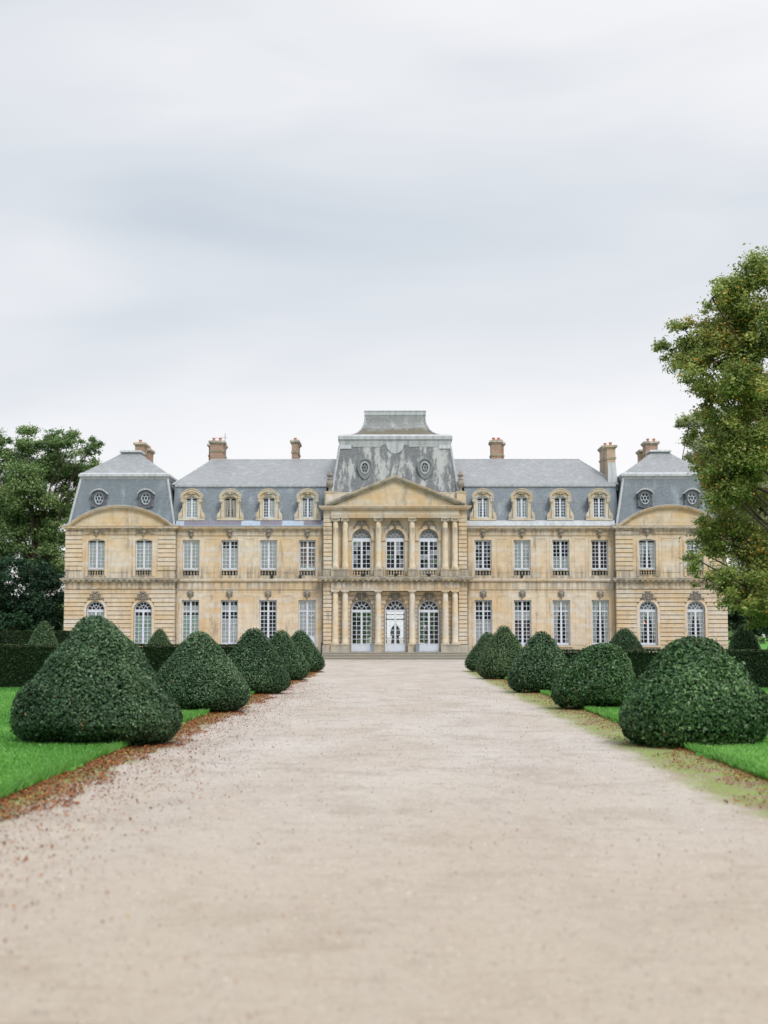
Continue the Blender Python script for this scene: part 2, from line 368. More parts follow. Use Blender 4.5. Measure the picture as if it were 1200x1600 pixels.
class MB:
    def __init__(s): s.v = []; s.f = []
    def add(s, vs, fs):
        k = len(s.v); s.v += vs; s.f += [tuple(i + k for i in f) for f in fs]
    def hexa(s, b, t):   # bottom 4, top 4 (ccw from above)
        s.add(list(b) + list(t), [(3, 2, 1, 0), (4, 5, 6, 7), (0, 1, 5, 4), (1, 2, 6, 5), (2, 3, 7, 6), (3, 0, 4, 7)])
    def box(s, x0, x1, y0, y1, z0, z1):
        s.hexa([(x0, y0, z0), (x1, y0, z0), (x1, y1, z0), (x0, y1, z0)], [(x0, y0, z1), (x1, y0, z1), (x1, y1, z1), (x0, y1, z1)])
    def slab(s, x0, x1, y0, y1, z0, z1, a, c, back=None):   # outset a at bottom, c at top
        ba, bc = (a, c) if back is None else (back, back)
        s.hexa([(x0 - a, y0 - a, z0), (x1 + a, y0 - a, z0), (x1 + a, y1 + ba, z0), (x0 - a, y1 + ba, z0)],
               [(x0 - c, y0 - c, z1), (x1 + c, y0 - c, z1), (x1 + c, y1 + bc, z1), (x0 - c, y1 + bc, z1)])
    def bar(s, p, q, w_, y0, y1):      # bar in the xz plane
        dx, dz = q[0] - p[0], q[1] - p[1]; L = math.hypot(dx, dz) or 1
        nx, nz = -dz / L * w_ / 2, dx / L * w_ / 2
        a = [(p[0] - nx, p[1] - nz), (q[0] - nx, q[1] - nz), (q[0] + nx, q[1] + nz), (p[0] + nx, p[1] + nz)]
        k = len(s.v)
        s.v += [(x, y0, z) for x, z in a] + [(x, y1, z) for x, z in a]
        for f in [(0, 1, 2, 3), (7, 6, 5, 4), (0, 4, 5, 1), (1, 5, 6, 2), (2, 6, 7, 3), (3, 7, 4, 0)]:
            s.f.append(tuple(i + k for i in f))
    def ribbon(s, inn, out, y0, y1, closed=False):   # extruded band between two xz curves
        n = len(inn); k = len(s.v)
        for (a, c) in zip(inn, out):
            s.v += [(a[0], y0, a[1]), (c[0], y0, c[1]), (c[0], y1, c[1]), (a[0], y1, a[1])]
        for i in range(n if closed else n - 1):
            p = k + 4 * i; q = k + 4 * ((i + 1) % n)
            s.f += [(p, q, q + 1, p + 1), (p + 1, q + 1, q + 2, p + 2), (p + 2, q + 2, q + 3, p + 3), (p + 3, q + 3, q, p)]
        if not closed:
            e = k + 4 * (n - 1); s.f += [(k, k + 1, k + 2, k + 3), (e + 3, e + 2, e + 1, e)]
    def poly(s, pts, y0, y1):      # convex-ish polygon extruded along y
        n = len(pts); k = len(s.v)
        s.v += [(x, y0, z) for x, z in pts] + [(x, y1, z) for x, z in pts]
        s.f.append(tuple(k + i for i in range(n))); s.f.append(tuple(k + n + i for i in reversed(range(n))))
        for i in range(n):
            j = (i + 1) % n; s.f.append((k + i, k + n + i, k + n + j, k + j))
    def lathe(s, cx, cy, prof, n=16):      # prof: (r, z) bottom to top
        k = len(s.v); m_ = len(prof)
        for r, z in prof:
            for i in range(n):
                a = 2 * math.pi * i / n; s.v.append((cx + r * math.cos(a), cy + r * math.sin(a), z))
        for j in range(m_ - 1):
            for i in range(n):
                i2 = (i + 1) % n; s.f.append((k + j * n + i, k + j * n + i2, k + (j + 1) * n + i2, k + (j + 1) * n + i))
        s.f.append(tuple(k + (m_ - 1) * n + i for i in range(n))); s.f.append(tuple(k + i for i in reversed(range(n))))
    def ell(s, cx, cy, cz, rx, ry, rz, n=8, m_=5):
        k = len(s.v)
        s.v.append((cx, cy, cz - rz))
        for j in range(1, m_):
            ph = -math.pi / 2 + math.pi * j / m_
            for i in range(n):
                a = 2 * math.pi * i / n
                s.v.append((cx + rx * math.cos(ph) * math.cos(a), cy + ry * math.cos(ph) * math.sin(a), cz + rz * math.sin(ph)))
        s.v.append((cx, cy, cz + rz)); e = len(s.v) - 1
        for i in range(n):
            i2 = (i + 1) % n
            s.f.append((k, k + 1 + i2, k + 1 + i)); s.f.append((e, k + 1 + (m_ - 2) * n + i, k + 1 + (m_ - 2) * n + i2))
            for j in range(m_ - 2):
                s.f.append((k + 1 + j * n + i, k + 1 + j * n + i2, k + 1 + (j + 1) * n + i2, k + 1 + (j + 1) * n + i))
    def tube(s, pts, rad, n=6):
        k = len(s.v); P = [Vector(p) for p in pts]
        for j, p in enumerate(P):
            d = (P[min(j + 1, len(P) - 1)] - P[max(j - 1, 0)]).normalized()
            u = d.cross(Vector((0.31, 0.2, 0.93)));
            if u.length < 1e-3: u = d.cross(Vector((1, 0, 0)))
            u.normalize(); v = d.cross(u)
            r = rad[j] if isinstance(rad, (list, tuple)) else rad
            for i in range(n):
                a = 2 * math.pi * i / n; s.v.append(tuple(p + u * (r * math.cos(a)) + v * (r * math.sin(a))))
        for j in range(len(P) - 1):
            for i in range(n):
                i2 = (i + 1) % n; s.f.append((k + j * n + i, k + j * n + i2, k + (j + 1) * n + i2, k + (j + 1) * n + i))
        s.f.append(tuple(k + i for i in range(n))); s.f.append(tuple(k + (len(P) - 1) * n + i for i in reversed(range(n))))
    def build(s, name, mat, parent=None, smooth=False):
        me = bpy.data.meshes.new(name); me.from_pydata(s.v, [], s.f); me.update()
        me.materials.append(M[mat] if isinstance(mat, str) else mat)
        if smooth:
            me.polygons.foreach_set('use_smooth', [True] * len(me.polygons))
        return link(bpy.data.objects.new(name, me), parent)

def arc(cx, zs, rx, rz, a0=180, a1=0, n=16):
    return [(cx + rx * math.cos(R(a0 + (a1 - a0) * i / n)), zs + rz * math.sin(R(a0 + (a1 - a0) * i / n))) for i in range(n + 1)]
def seg_arc(cx, half, z, rise, n=16):       # shallow circular arc, left to right
    Rr = (half * half + rise * rise) / (2 * rise); zc = z + rise - Rr; a = math.asin(min(1, half / Rr))
    return [(cx + Rr * math.sin(-a + 2 * a * i / n), zc + Rr * math.cos(-a + 2 * a * i / n)) for i in range(n + 1)]
def top_curve(op):
    cx, hw, zt = op['cx'], op['w'] / 2, op['zt']
    k = op.get('top', 'flat')
    if k == 'round': return arc(cx, zt, hw, hw * op.get('q', 1.0))
    if k == 'seg': return seg_arc(cx, hw, zt, op['rise'])
    return [(cx - hw, zt), (cx + hw, zt)]

def wall_band(mb, x0, x1, z0, z1, y0, y1, ops):
    """masonry between x0..x1, z0..z1, with real openings and reveals"""
    ops = sorted(ops, key=lambda o: o['cx'])
    for yy in (y0, y1):
        cur = x0
        def rect(a, c, d, e):
            if c - a > 1e-4 and e - d > 1e-4: mb.add([(a, yy, d), (c, yy, d), (c, yy, e), (a, yy, e)], [(0, 1, 2, 3)])
        for o_ in ops:
            l, r = o_['cx'] - o_['w'] / 2, o_['cx'] + o_['w'] / 2
            rect(cur, l, z0, z1); rect(l, r, z0, o_['z0'])
            tcv = top_curve(o_)
            for a, c in zip(tcv[:-1], tcv[1:]):
                mb.add([(a[0], yy, a[1]), (c[0], yy, c[1]), (c[0], yy, z1), (a[0], yy, z1)], [(0, 1, 2, 3)])
            cur = r
        rect(cur, x1, z0, z1)
    for o_ in ops:
        l, r = o_['cx'] - o_['w'] / 2, o_['cx'] + o_['w'] / 2
        loop = [(l, o_['z0'])] + top_curve(o_) + [(r, o_['z0'])]
        for a, c in zip(loop, loop[1:] + loop[:1]):
            mb.add([(a[0], y0, a[1]), (c[0], y0, c[1]), (c[0], y1, c[1]), (a[0], y1, a[1])], [(0, 1, 2, 3)])

def rustic(mb, x0, x1, z0, z1, y, ops=(), pitch=0.33, gap=0.06, proud=0.06, trim=0.22):
    n = max(1, round((z1 - z0) / pitch)); p = (z1 - z0) / n
    for i in range(n):
        a, c = z0 + i * p + gap / 2, z0 + (i + 1) * p - gap / 2
        zm = (a + c) / 2; cuts = []
        for o_ in ops:
            hw = o_['w'] / 2; e = None
            if c > o_['z0'] - 0.02:
                if zm <= o_['zt']: e = hw + trim
                elif o_.get('top') == 'round':
                    rr = (hw + trim) ** 2 - (a - o_['zt']) ** 2
                    if rr > 0: e = math.sqrt(rr)
                elif a < o_['zt'] + trim: e = hw + trim
            if e: cuts.append((o_['cx'] - e, o_['cx'] + e))
        cur = x0
        for l, r in sorted(cuts) + [(x1, x1)]:
            if l - cur > 0.03: mb.box(cur, l, y - proud, y + 0.02, a, c)
            cur = max(cur, r)

# ------------------------------------------------------------------ windows
def glass_quads(panes, y, arches=()):
    vs, fs, sh = [], [], []
    for (a, c, d, e) in panes:
        k = len(vs); tx, tz = random.uniform(-.012, .012), random.uniform(-.008, .008)
        vs += [(a, y - tx - tz, d), (c, y + tx - tz, d), (c, y + tx + tz, e), (a, y - tx + tz, e)]
        fs.append((k, k + 1, k + 2, k + 3)); s_ = random.random(); sh += [0.0 if s_ < .6 else (s_ - .6)] * 4
    for pts in arches:
        k = len(vs); vs += [(x, y, z) for x, z in pts]; fs.append(tuple(range(k, k + len(pts)))); sh += [0.05] * len(pts)
    return vs, fs, sh

def window(parent, cx, y, w_, z0, z1, sections, top='flat', fan=None, rise=0.12, curtains=(), panel=0.0,
           name='window', paint='paint', low=None, sheen=1.0, label=None):
    """glass is the part; frame and curtains are its children"""
    fr = MB(); fb = MB() if any(c_[0] == 'fan' for c_ in curtains) else fr; hw = w_ / 2; ow = 0.085; yf = y + 0.20; yb = y + 0.27; panes = []; arches = []
    l, r = cx - hw, cx + hw
    fr.box(l, l + ow, yf, yb, z0, z1); fr.box(r - ow, r, yf, yb, z0, z1)
    fr.box(cx - 0.075, cx + 0.075, yf - 0.02, yb - 0.003, z0, z1)
    zb = z0 + panel
    if panel:
        for s_ in (-1, 1):
            a, c = sorted((cx + s_ * 0.075, cx + s_ * (hw - ow))); fr.box(a, c, yf + 0.02, yb - 0.006, z0, zb)
            fr.box(a + 0.08, c - 0.08, yf + 0.005, yf + 0.021, z0 + 0.1, zb - 0.1)
    for si, (za, ze, rows) in enumerate(sections):
        bw = 0.10
        fr.box(l + ow, r - ow, yf - 0.006, yb - 0.009, ze - bw, ze)
        if si == 0: fr.box(l + ow, r - ow, yf - 0.006, yb - 0.009, za, za + 0.08)
        a0, e0 = za + (0.08 if si == 0 else 0.0), ze - bw
        hgt = (e0 - a0) / rows
        for s_ in (-1, 1):
            a, c = sorted((cx + s_ * 0.075, cx + s_ * (hw - ow))); mid = (a + c) / 2
            fr.box(mid - 0.019, mid + 0.019, yf + 0.012, yb - 0.012, a0, e0)
            for k in range(rows):
                if k: fr.box(a, c, yf + 0.015, yb - 0.015, a0 + k * hgt - 0.019, a0 + k * hgt + 0.019)
                panes += [(a, mid, a0 + k * hgt, a0 + (k + 1) * hgt), (mid, c, a0 + k * hgt, a0 + (k + 1) * hgt)]
    if low:      # glass carried down behind a balustrade
        panes.append((l, r, low, z0)); fr.box(l, r, yf - .002, yb, z0 - 0.07, z0)
    if top == 'round':
        zs = fan; n = 16
        fb.ribbon(arc(cx, zs, hw - 0.08, hw - 0.08), arc(cx, zs, hw, hw), yf, yb)
        fr.box(l, r, yf - 0.012, yb - 0.002, z1, zs + 0.05)
        ri = hw * 0.46
        fb.ribbon(arc(cx, zs + .05, ri - 0.022, ri - 0.022), arc(cx, zs + .05, ri + 0.022, ri + 0.022), yf + 0.01, yb - 0.012)
        for k, a in enumerate((30, 60, 90, 120, 150)):
            st = ri if k != -1 else 0
            fb.bar((cx + st * math.cos(R(a)), zs + .05 + st * math.sin(R(a))), (cx + (hw - .06) * math.cos(R(a)), zs + (hw - .06) * math.sin(R(a)) + .02), 0.045, yf + 0.013, yb - 0.015)
        for a in (60, 120):
            fb.bar((cx, zs + .05), (cx + ri * math.cos(R(a)), zs + .05 + ri * math.sin(R(a))), 0.04, yf + 0.016, yb - 0.018)
        arches.append(arc(cx, zs, hw - .02, hw - .02))
    elif top == 'seg':
        c_o = seg_arc(cx, hw, z1, rise); c_i = [(x, z1 - 0.10) for x, z in c_o]
        fr.ribbon(c_i, c_o, yf - 0.006, yb - 0.009)
    vs, fs, sh = glass_quads(panes, (yf + yb) / 2, arches)
    me = bpy.data.meshes.new(name); me.from_pydata(vs, [], fs); me.update(); me.materials.append(M['glass'])
    at = me.attributes.new('sheen', 'FLOAT', 'POINT'); at.data.foreach_set('value', [v * sheen for v in sh])
    win = link(bpy.data.objects.new(name, me), parent)
    if label: win['label'] = label
    fr.build('frame', paint, win)
    if fb is not fr: fb.build('fanlight_bars', 'fan_paint', win)
    yc = y + 0.29
    for cu in curtains:
        kind, za, ze, mat = cu[:4]; mb = MB(); N = 20
        if kind == 'fan':
            pts = arc(cx, fan, hw + .02, hw + .02); mb.poly(pts, yc - 0.06, yc - 0.04)
            mb.build('fanlight_board', mat, win); continue
        if kind in ('full', 'left', 'right'):
            a = l if kind != 'right' else cx + 0.03; c = r if kind != 'left' else cx - 0.03
            spans = [((a, c), (a, c))]
        else:      # drapes tied to the sides: closed at the top, open at the foot
            dw = cu[4] if len(cu) > 4 else 0.42
            spans = [((l, cx - 0.03), (l, l + dw * hw)), ((cx + 0.03, r), (r - dw * hw, r))]
        for (ta, tb), (ba, bb) in spans:
            k0 = len(mb.v); rows_ = 8
            for j in range(rows_ + 1):
                f = j / rows_; g = min(1.0, f * 1.25) ** 0.8
                for i in range(N + 1):
                    u = i / N; xt = ta + (tb - ta) * u; xb = ba + (bb - ba) * u
                    mb.v.append((xt + (xb - xt) * g, yc + (0.03 if kind == 'drapes' else 0.006) * math.sin(u * 31 + cx), ze - (ze - za) * f))
            for j in range(rows_):
                for i in range(N):
                    p = k0 + j * (N + 1) + i; mb.f.append((p, p + N + 1, p + N + 2, p + 1))
        mb.build('curtain', mat, win, True)
    return win

def balustrade(parent, cx, y, w_, z0, z1, n=5, mat='stone_grey'):
    mb = MB(); l, r = cx - w_ / 2, cx + w_ / 2
    mb.box(l + .002, r - .002, y + 0.01, y + 0.2, z1 - 0.09, z1); mb.box(l + .002, r - .002, y + 0.015, y + 0.2, z0, z0 + 0.06)
    mb.box(l + .002, l + 0.06, y + 0.03, y + 0.18, z0 + .06, z1 - .09); mb.box(r - 0.06, r - .002, y + 0.03, y + 0.18, z0 + .06, z1 - .09)
    H = z1 - z0 - 0.15
    for i in range(n):
        x = l + 0.06 + (w_ - 0.12) * (i + 0.5) / n
        mb.lathe(x, y + 0.1, [(rr * 0.068, z0 + 0.06 + h * H) for rr, h in ((1, 0), (1, .08), (.5, .12), (.75, .28), (1.05, .42), (.6, .68), (.42, .82), (.9, .9), (1, 1))], 8)
    return mb.build('balustrade', mat, parent, False)

def flower(mb, x, y, z, s):
    for a in range(0, 360, 60): mb.ell(x + s * .55 * math.cos(R(a)), y, z + s * .55 * math.sin(R(a)), s * .4, s * .25, s * .4, 6, 4)
    mb.ell(x, y - s * .2, z, s * .35, s * .3, s * .35, 6, 4)

def mask_ornament(parent, x, y, z, s=1.0, kind='mask'):
    mb = MB()
    if kind == 'mask':          # grotesque head keystone
        mb.ell(x, y - .06, z, .17 * s, .16 * s, .24 * s, 10, 8)
        mb.ell(x, y - .2 * s, z - .03 * s, .035 * s, .06 * s, .07 * s)
        for q in (-1, 1):
            mb.ell(x + q * .07 * s, y - .18 * s, z + .05 * s, .05 * s, .04 * s, .03 * s)
            mb.ell(x + q * .17 * s, y - .04, z + .14 * s, .10 * s, .10 * s, .12 * s); mb.ell(x + q * .20 * s, y - .03, z - .04 * s, .06 * s, .08 * s, .13 * s)
            mb.ell(x + q * .08 * s, y - .05, z + .25 * s, .10 * s, .08 * s, .08 * s)
        mb.ell(x, y - .12 * s, z - .2 * s, .09 * s, .09 * s, .13 * s)
    elif kind == 'key':         # shell on a console
        for a in range(20, 180, 28): mb.ell(x + .14 * s * math.cos(R(a)), y - .06, z + .12 * s * math.sin(R(a)) + .06, .075 * s, .08, .11 * s)
        mb.ell(x, y - .1, z + .04, .1 * s, .1, .1 * s)
        for q in (-1, 1): mb.ell(x + q * .17 * s, y - .04, z - .03 * s, .07 * s, .07, .08 * s)
        mb.hexa([(x - .09 * s, y - .05, z - .42 * s), (x + .09 * s, y - .05, z - .42 * s), (x + .09 * s, y + .02, z - .42 * s), (x - .09 * s, y + .02, z - .42 * s)],
                [(x - .13 * s, y - .12, z - .08 * s), (x + .13 * s, y - .12, z - .08 * s), (x + .13 * s, y + .02, z - .08 * s), (x - .13 * s, y + .02, z - .08 * s)])
        mb.ell(x, y - .13, z - .22 * s, .05 * s, .04, .12 * s)
    elif kind == 'shell':       # shell with side sprays
        mask = MB(); mb.ell(x, y - .06, z, .16 * s, .12, .22 * s)
        for a in range(0, 181, 30): mb.ell(x + .17 * s * math.cos(R(a)), y - .04, z + .06 + .15 * s * math.sin(R(a)), .06 * s, .07, .08 * s)
        for q in (-1, 1):
            for i in range(5): mb.ell(x + q * (.24 + .11 * i) * s, y - .02, z + (.05 - .012 * i * i + (.06 if i % 2 else 0)) * s, .075 * s, .05, .05 * s)
        mb.ell(x, y - .08, z - .26 * s, .08 * s, .08, .14 * s)
    elif kind == 'cartouche':   # shield between two scrolled supporters over the arch
        n = 20
        mb.ribbon(arc(x, z + .03, .15 * s, .2 * s, 0, 360, n)[:-1], arc(x, z + .03, .23 * s, .28 * s, 0, 360, n)[:-1], y - .16, y + .01, True)
        mb.ell(x, y - .05, z + .03, .16 * s, .08, .21 * s)
        for q in (-1, 1):
            mb.ell(x + q * .33 * s, y - .1, z + .14 * s, .11 * s, .12, .11 * s); mb.ell(x + q * .34 * s, y - .08, z - .08 * s, .12 * s, .1, .17 * s)
            mb.ell(x + q * .42 * s, y - .05, z - .2 * s, .08 * s, .08, .09 * s); mb.ell(x + q * .2 * s, y - .07, z - .22 * s, .10 * s, .09, .08 * s)
            mb.ell(x + q * .14 * s, y - .06, z + .33 * s, .1 * s, .08, .06 * s)
        mb.ell(x, y - .08, z - .24 * s, .1 * s, .1, .1 * s)
    elif kind == 'garland':     # scroll key with leafy swags falling along the arch
        for q in (-1, 1):
            pts = [(.10, .22), (.24, .26), (.36, .20), (.42, .08), (.50, -.04), (.58, -.16), (.66, -.24)]
            for i, (a, c) in enumerate(pts):
                mb.ell(x + q * a * s, y - .05, z + c * s, (.085 - .006 * i) * s, .07, (.075 - .004 * i) * s, 6, 4)
                mb.ell(x + q * (a - .04) * s, y - .04, z + (c - .07) * s, .05 * s, .05, .045 * s, 6, 4)
            mb.ell(x + q * .17 * s, y - .07, z + .02 * s, .06 * s, .07, .14 * s)
        mb.hexa([(x - .07, y - .06, z - .34 * s), (x + .07, y - .06, z - .34 * s), (x + .07, y + .02, z - .34 * s), (x - .07, y + .02, z - .34 * s)],
                [(x - .12, y - .13, z + .2 * s), (x + .12, y - .13, z + .2 * s), (x + .12, y + .02, z + .2 * s), (x - .12, y + .02, z + .2 * s)])
        mb.ell(x, y - .12, z + .1 * s, .10 * s, .08, .14 * s)
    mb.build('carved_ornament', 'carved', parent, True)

# ------------------------------------------------------------------ the chateau
CH = empty('chateau', (0.08, 0, 0))
tag(CH, 'long limestone mansion with slate mansard roofs and pedimented centre across the end of the drive', 'mansion')
PW = M['paint']
C3 = (-2.63, 0.0, 2.63)
WX = [6.9, 9.96, 13.0, 16.05]

# --- centre block
ops_g = [dict(cx=x, w=1.62, z0=0.58, zt=3.80, top='round') for x in C3]
ops_u = [dict(cx=x, w=1.50, z0=6.50, zt=9.42, top='round') for x in C3]
YW = 0.42
mb = MB()
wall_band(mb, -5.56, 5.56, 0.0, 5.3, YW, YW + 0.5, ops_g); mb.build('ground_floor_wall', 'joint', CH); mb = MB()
wall_band(mb, -5.56, 5.56, 5.3, 11.0, YW, YW + 0.5, ops_u)
mb.add([(-5.56, YW, 0), (-5.56, 13, 0), (-5.56, 13, 13), (-5.56, YW, 13)], [(0, 1, 2, 3)])
mb.add([(5.56, YW, 0), (5.56, 13, 0), (5.56, 13, 13), (5.56, YW, 13)], [(0, 1, 2, 3)])
mb.box(-5.56, 5.56, YW + .001, 1.1, 11.0, 13.05)
mb.build('centre_wall', 'stone', CH)
mb = MB()
rustic(mb, -4.9, 4.9, 0.62, 5.28, YW, ops_g, trim=0.10, proud=0.04)
mb.build('centre_rustication', 'stone_lower', CH)
for s_ in (-1, 1):      # rusticated end piers
    mb = MB(); a, c = sorted((s_ * 4.95, s_ * 5.6))
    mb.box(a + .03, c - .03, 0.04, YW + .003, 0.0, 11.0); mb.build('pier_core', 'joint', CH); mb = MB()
    rustic(mb, a, c, 1.15, 5.3, 0.05, proud=0.05); mb.build('corner_pier', 'stone', CH); mb = MB(); rustic(mb, a, c, 7.0, 11.0, 0.05, proud=0.05)
    mb.build('corner_pier', 'stone', CH); mb = MB(); mb.slab(a, c, 0.0, YW, 0.0, 1.1, 0.06, 0.06, back=0.001); mb.build('pier_base', 'stone_grey', CH)
    mb = MB(); mb.slab(a, c, 0.0, YW, 6.44, 6.95, 0.05, 0.05, back=.001); mb.build('pier_base', 'stone_grey', CH); continue
    mb.build('corner_pier', 'stone', CH)
# rear wall with its own doors, so that daylight shows through the hall
mb = MB()
rops = [dict(cx=x * 1.02, w=1.62, z0=0.58, zt=3.80, top='seg', rise=.14) for x in C3]
wall_band(mb, -5.56, 5.56, 0.0, 5.3, 12.6, 13.0, rops); mb.box(-5.56, 5.56, 12.7, 13.001, 5.3, 13.0)
mb.build('rear_wall', 'stone', CH)
for x in C3:
    mb = MB(); X_ = x * 1.02
    for a, c in ((-.81, -.72), (.72, .81), (-.03, .03)): mb.box(X_ + a, X_ + c, 12.7, 12.76, .58, 3.80)
    mb.box(X_ - .72, X_ + .72, 12.69, 12.77, 3.20, 3.29); mb.box(X_ - .72, X_ + .72, 12.705, 12.755, 3.62, 3.68); mb.box(X_ - .72, X_ + .72, 12.705, 12.755, .58, 1.0)
    rd = mb.build('rear_door', 'dark_bronze', CH); g = MB(); g.poly([(X_ - .72, .9), (X_ + .72, .9), (X_ + .72, 3.8), (X_ - .72, 3.8)], 12.72, 12.74)
    g.build('pane', 'glass', rd)
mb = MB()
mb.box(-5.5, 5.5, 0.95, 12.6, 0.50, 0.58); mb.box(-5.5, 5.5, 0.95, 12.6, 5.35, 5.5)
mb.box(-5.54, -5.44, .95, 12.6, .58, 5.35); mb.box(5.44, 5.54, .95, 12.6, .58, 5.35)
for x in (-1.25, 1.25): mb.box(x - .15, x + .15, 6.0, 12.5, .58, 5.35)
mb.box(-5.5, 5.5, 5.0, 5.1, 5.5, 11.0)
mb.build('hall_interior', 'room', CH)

def ornate_arch(parent, cx, zs, r, y, wd=0.24, name='archivolt'):
    mb = MB()
    mb.ribbon(arc(cx, zs, r + .003, r + .003), arc(cx, zs, r + wd, r + wd), y - 0.07, y + .01)
    mb.ribbon(arc(cx, zs, r + wd - .05, r + wd - .05), arc(cx, zs, r + wd + .02, r + wd + .02), y - 0.11, y - .069)
    mb.build(name, 'stone', parent)
for x in C3:
    i = C3.index(x)
    window(CH, x, YW - .02, 1.60, 0.60, 3.75, [(1.14, 3.75, 7)], top='round', fan=3.80, panel=0.54, name='door', sheen=0.1)
    window(CH, x, YW - .02, 1.48, 7.05, 9.28, [(7.05, 9.28, 6)], top='round', fan=9.40, name='window', low=6.5, sheen=2.6,
           curtains=[('fan', 0, 0, 'grey_board')])
    balustrade(CH, x, YW - .1, 1.46, 6.50, 7.02, 6, 'stone')
    ornate_arch(CH, x, 9.42, 0.76, YW)
    for q in (-1, 1):
        mb = MB(); mb.box(x + q * .94 - .17, x + q * .94 + .17, YW - 0.10, YW + .01, 9.25, 9.415); mb.build('impost', 'stone', CH)
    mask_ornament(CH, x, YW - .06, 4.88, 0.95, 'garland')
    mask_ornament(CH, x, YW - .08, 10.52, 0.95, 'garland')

# columns
def column(x, y, z0, z1, r, order):
    mb = MB(); H = z1 - z0
    mb.box(x - r * 1.32, x + r * 1.32, y - r * 1.32, y + r * 1.32, z0, z0 + .07)
    prof = [(r * 1.28, z0 + .07), (r * 1.3, z0 + .12), (r * 1.1, z0 + .16), (r * 1.18, z0 + .2), (r, z0 + .25)]
    prof += [(r * (1 - .14 * max(0, (k / 10 - .3) / .7) ** 1.6), z0 + .25 + (H - .45) * k / 10) for k in range(1, 11)]
    mb.lathe(x, y, prof, 20)
    col = mb.build('column', 'column', CH, True)
    cp = MB(); zt = z1; rt = r * .86
    if order == 'doric':
        cp.lathe(x, y, [(rt * .98, zt - .22), (rt * 1.0, zt - .20), (rt * 1.12, zt - .18), (rt * 1.02, zt - .14), (rt * 1.25, zt - .07)], 20)
        cp.box(x - r * 1.2, x + r * 1.2, y - r * 1.2, y + r * 1.2, zt - .07, zt)
    else:
        cp.lathe(x, y, [(rt * .98, zt - .36), (rt * 1.08, zt - .34), (rt * .96, zt - .31), (rt * 1.0, zt - .2), (rt * 1.3, zt - .08)], 16)
        for q in (-1, 1):
            for yy in (y - rt * .85,):
                n = 14; k = len(cp.v)
                cp.ribbon(arc(x + q * rt * 1.15, zt - .17, .03, .03, 0, 360, n)[:-1], arc(x + q * rt * 1.15, zt - .17, .105, .105, 0, 360, n)[:-1], yy - .09, y + rt * .8, True)
                cp.ell(x + q * rt * .62, yy - .06, zt - .27, .05, .05, .07)
        cp.ell(x, y - rt * 1.1, zt - .1, .06, .05, .06); cp.ell(x, y - rt * 1.0, zt - .24, .06, .05, .07)
        cp.box(x - r * 1.28, x + r * 1.28, y - r * 1.28, y + r * 1.2, zt - .07, zt)
    cp.build('capital', 'stone_grey' if order != 'doric' else 'column', col, False)
CX = [-4.66, -3.90, -1.32, 1.32, 3.90, 4.66]
for x in CX:
    column(x, 0.08, 1.15, 5.32, 0.255, 'doric'); column(x, 0.10, 6.98, 11.02, 0.245, 'ionic')
for a, c in ((-5.0, -3.54), (-1.66, -.98), (.98, 1.66), (3.54, 5.0)):
    mb = MB(); mb.box(a, c, -0.27, YW + .004, 0.10, 1.08); mb.box(a - .03, c + .03, -0.31, YW + .004, 1.08, 1.15); mb.build('column_pedestal', 'stone_grey', CH)
    mb = MB(); mb.box(a, c, -0.25, YW + .004, 6.44, 6.92); mb.box(a - .03, c + .03, -0.28, YW + .004, 6.92, 6.98); mb.build('column_pedestal', 'stone_grey', CH)

# entablature between the storeys, centre
def cornice(name, x0, x1, y, z0, steps, mat='stone', depth=0.5, dent=None, back=0.0):
    mb = MB(); z = z0
    for (h, a, c) in steps:
        mb.slab(x0, x1, y, y + depth, z, z + h, a, c, back=back); z += h
    if dent:
        zz0, zz1, o0, o1, wd, pt = dent
        n = int((x1 - x0 + 2 * o1) / pt); st = (x1 - x0 + o1) / n
        for i in range(n + 1):
            xx = x0 - o1 / 2 + i * st; mb.box(xx - wd / 2, xx + wd / 2, y - o1, y - o0, zz0, zz1)
    return mb.build(name, mat, CH)
ent = cornice('entablature', -4.98, 4.98, -0.17, 5.32, [(.14, .03, .03), (.04, .06, .06), (.44, .02, .02), (.04, .06, .06)], depth=YW + .17 - .002)
cornice('entablature', -5.58, 5.58, 0.0, 5.33, [(.62, .03, .03)], depth=YW - .002)
def triglyph(x, y, z0, z1, par):
    mb = MB(); mb.box(x - .13, x + .13, y - .02, y + .03, z0, z1)
    for q in (-.09, 0, .09): mb.box(x + q - .03, x + q + .03, y - .05, y - .01, z0 + .03, z1 - .01)
    mb.build('triglyph', 'stone', par)
for i in range(13): triglyph(-4.85 + 9.7 * i / 12, -.19, 5.5, 5.93, ent)
cornice('string_cornice', -5.62, 5.62, -0.10, 5.985, [(.08, .06, .14), (.11, .15, .15), (.05, .42, .42), (.09, .42, .46), (.04, .46, .46), (.07, .44, .1)], depth=.5, dent=(6.065, 6.175, .1, .38, .16, .42), mat='stone_grey')
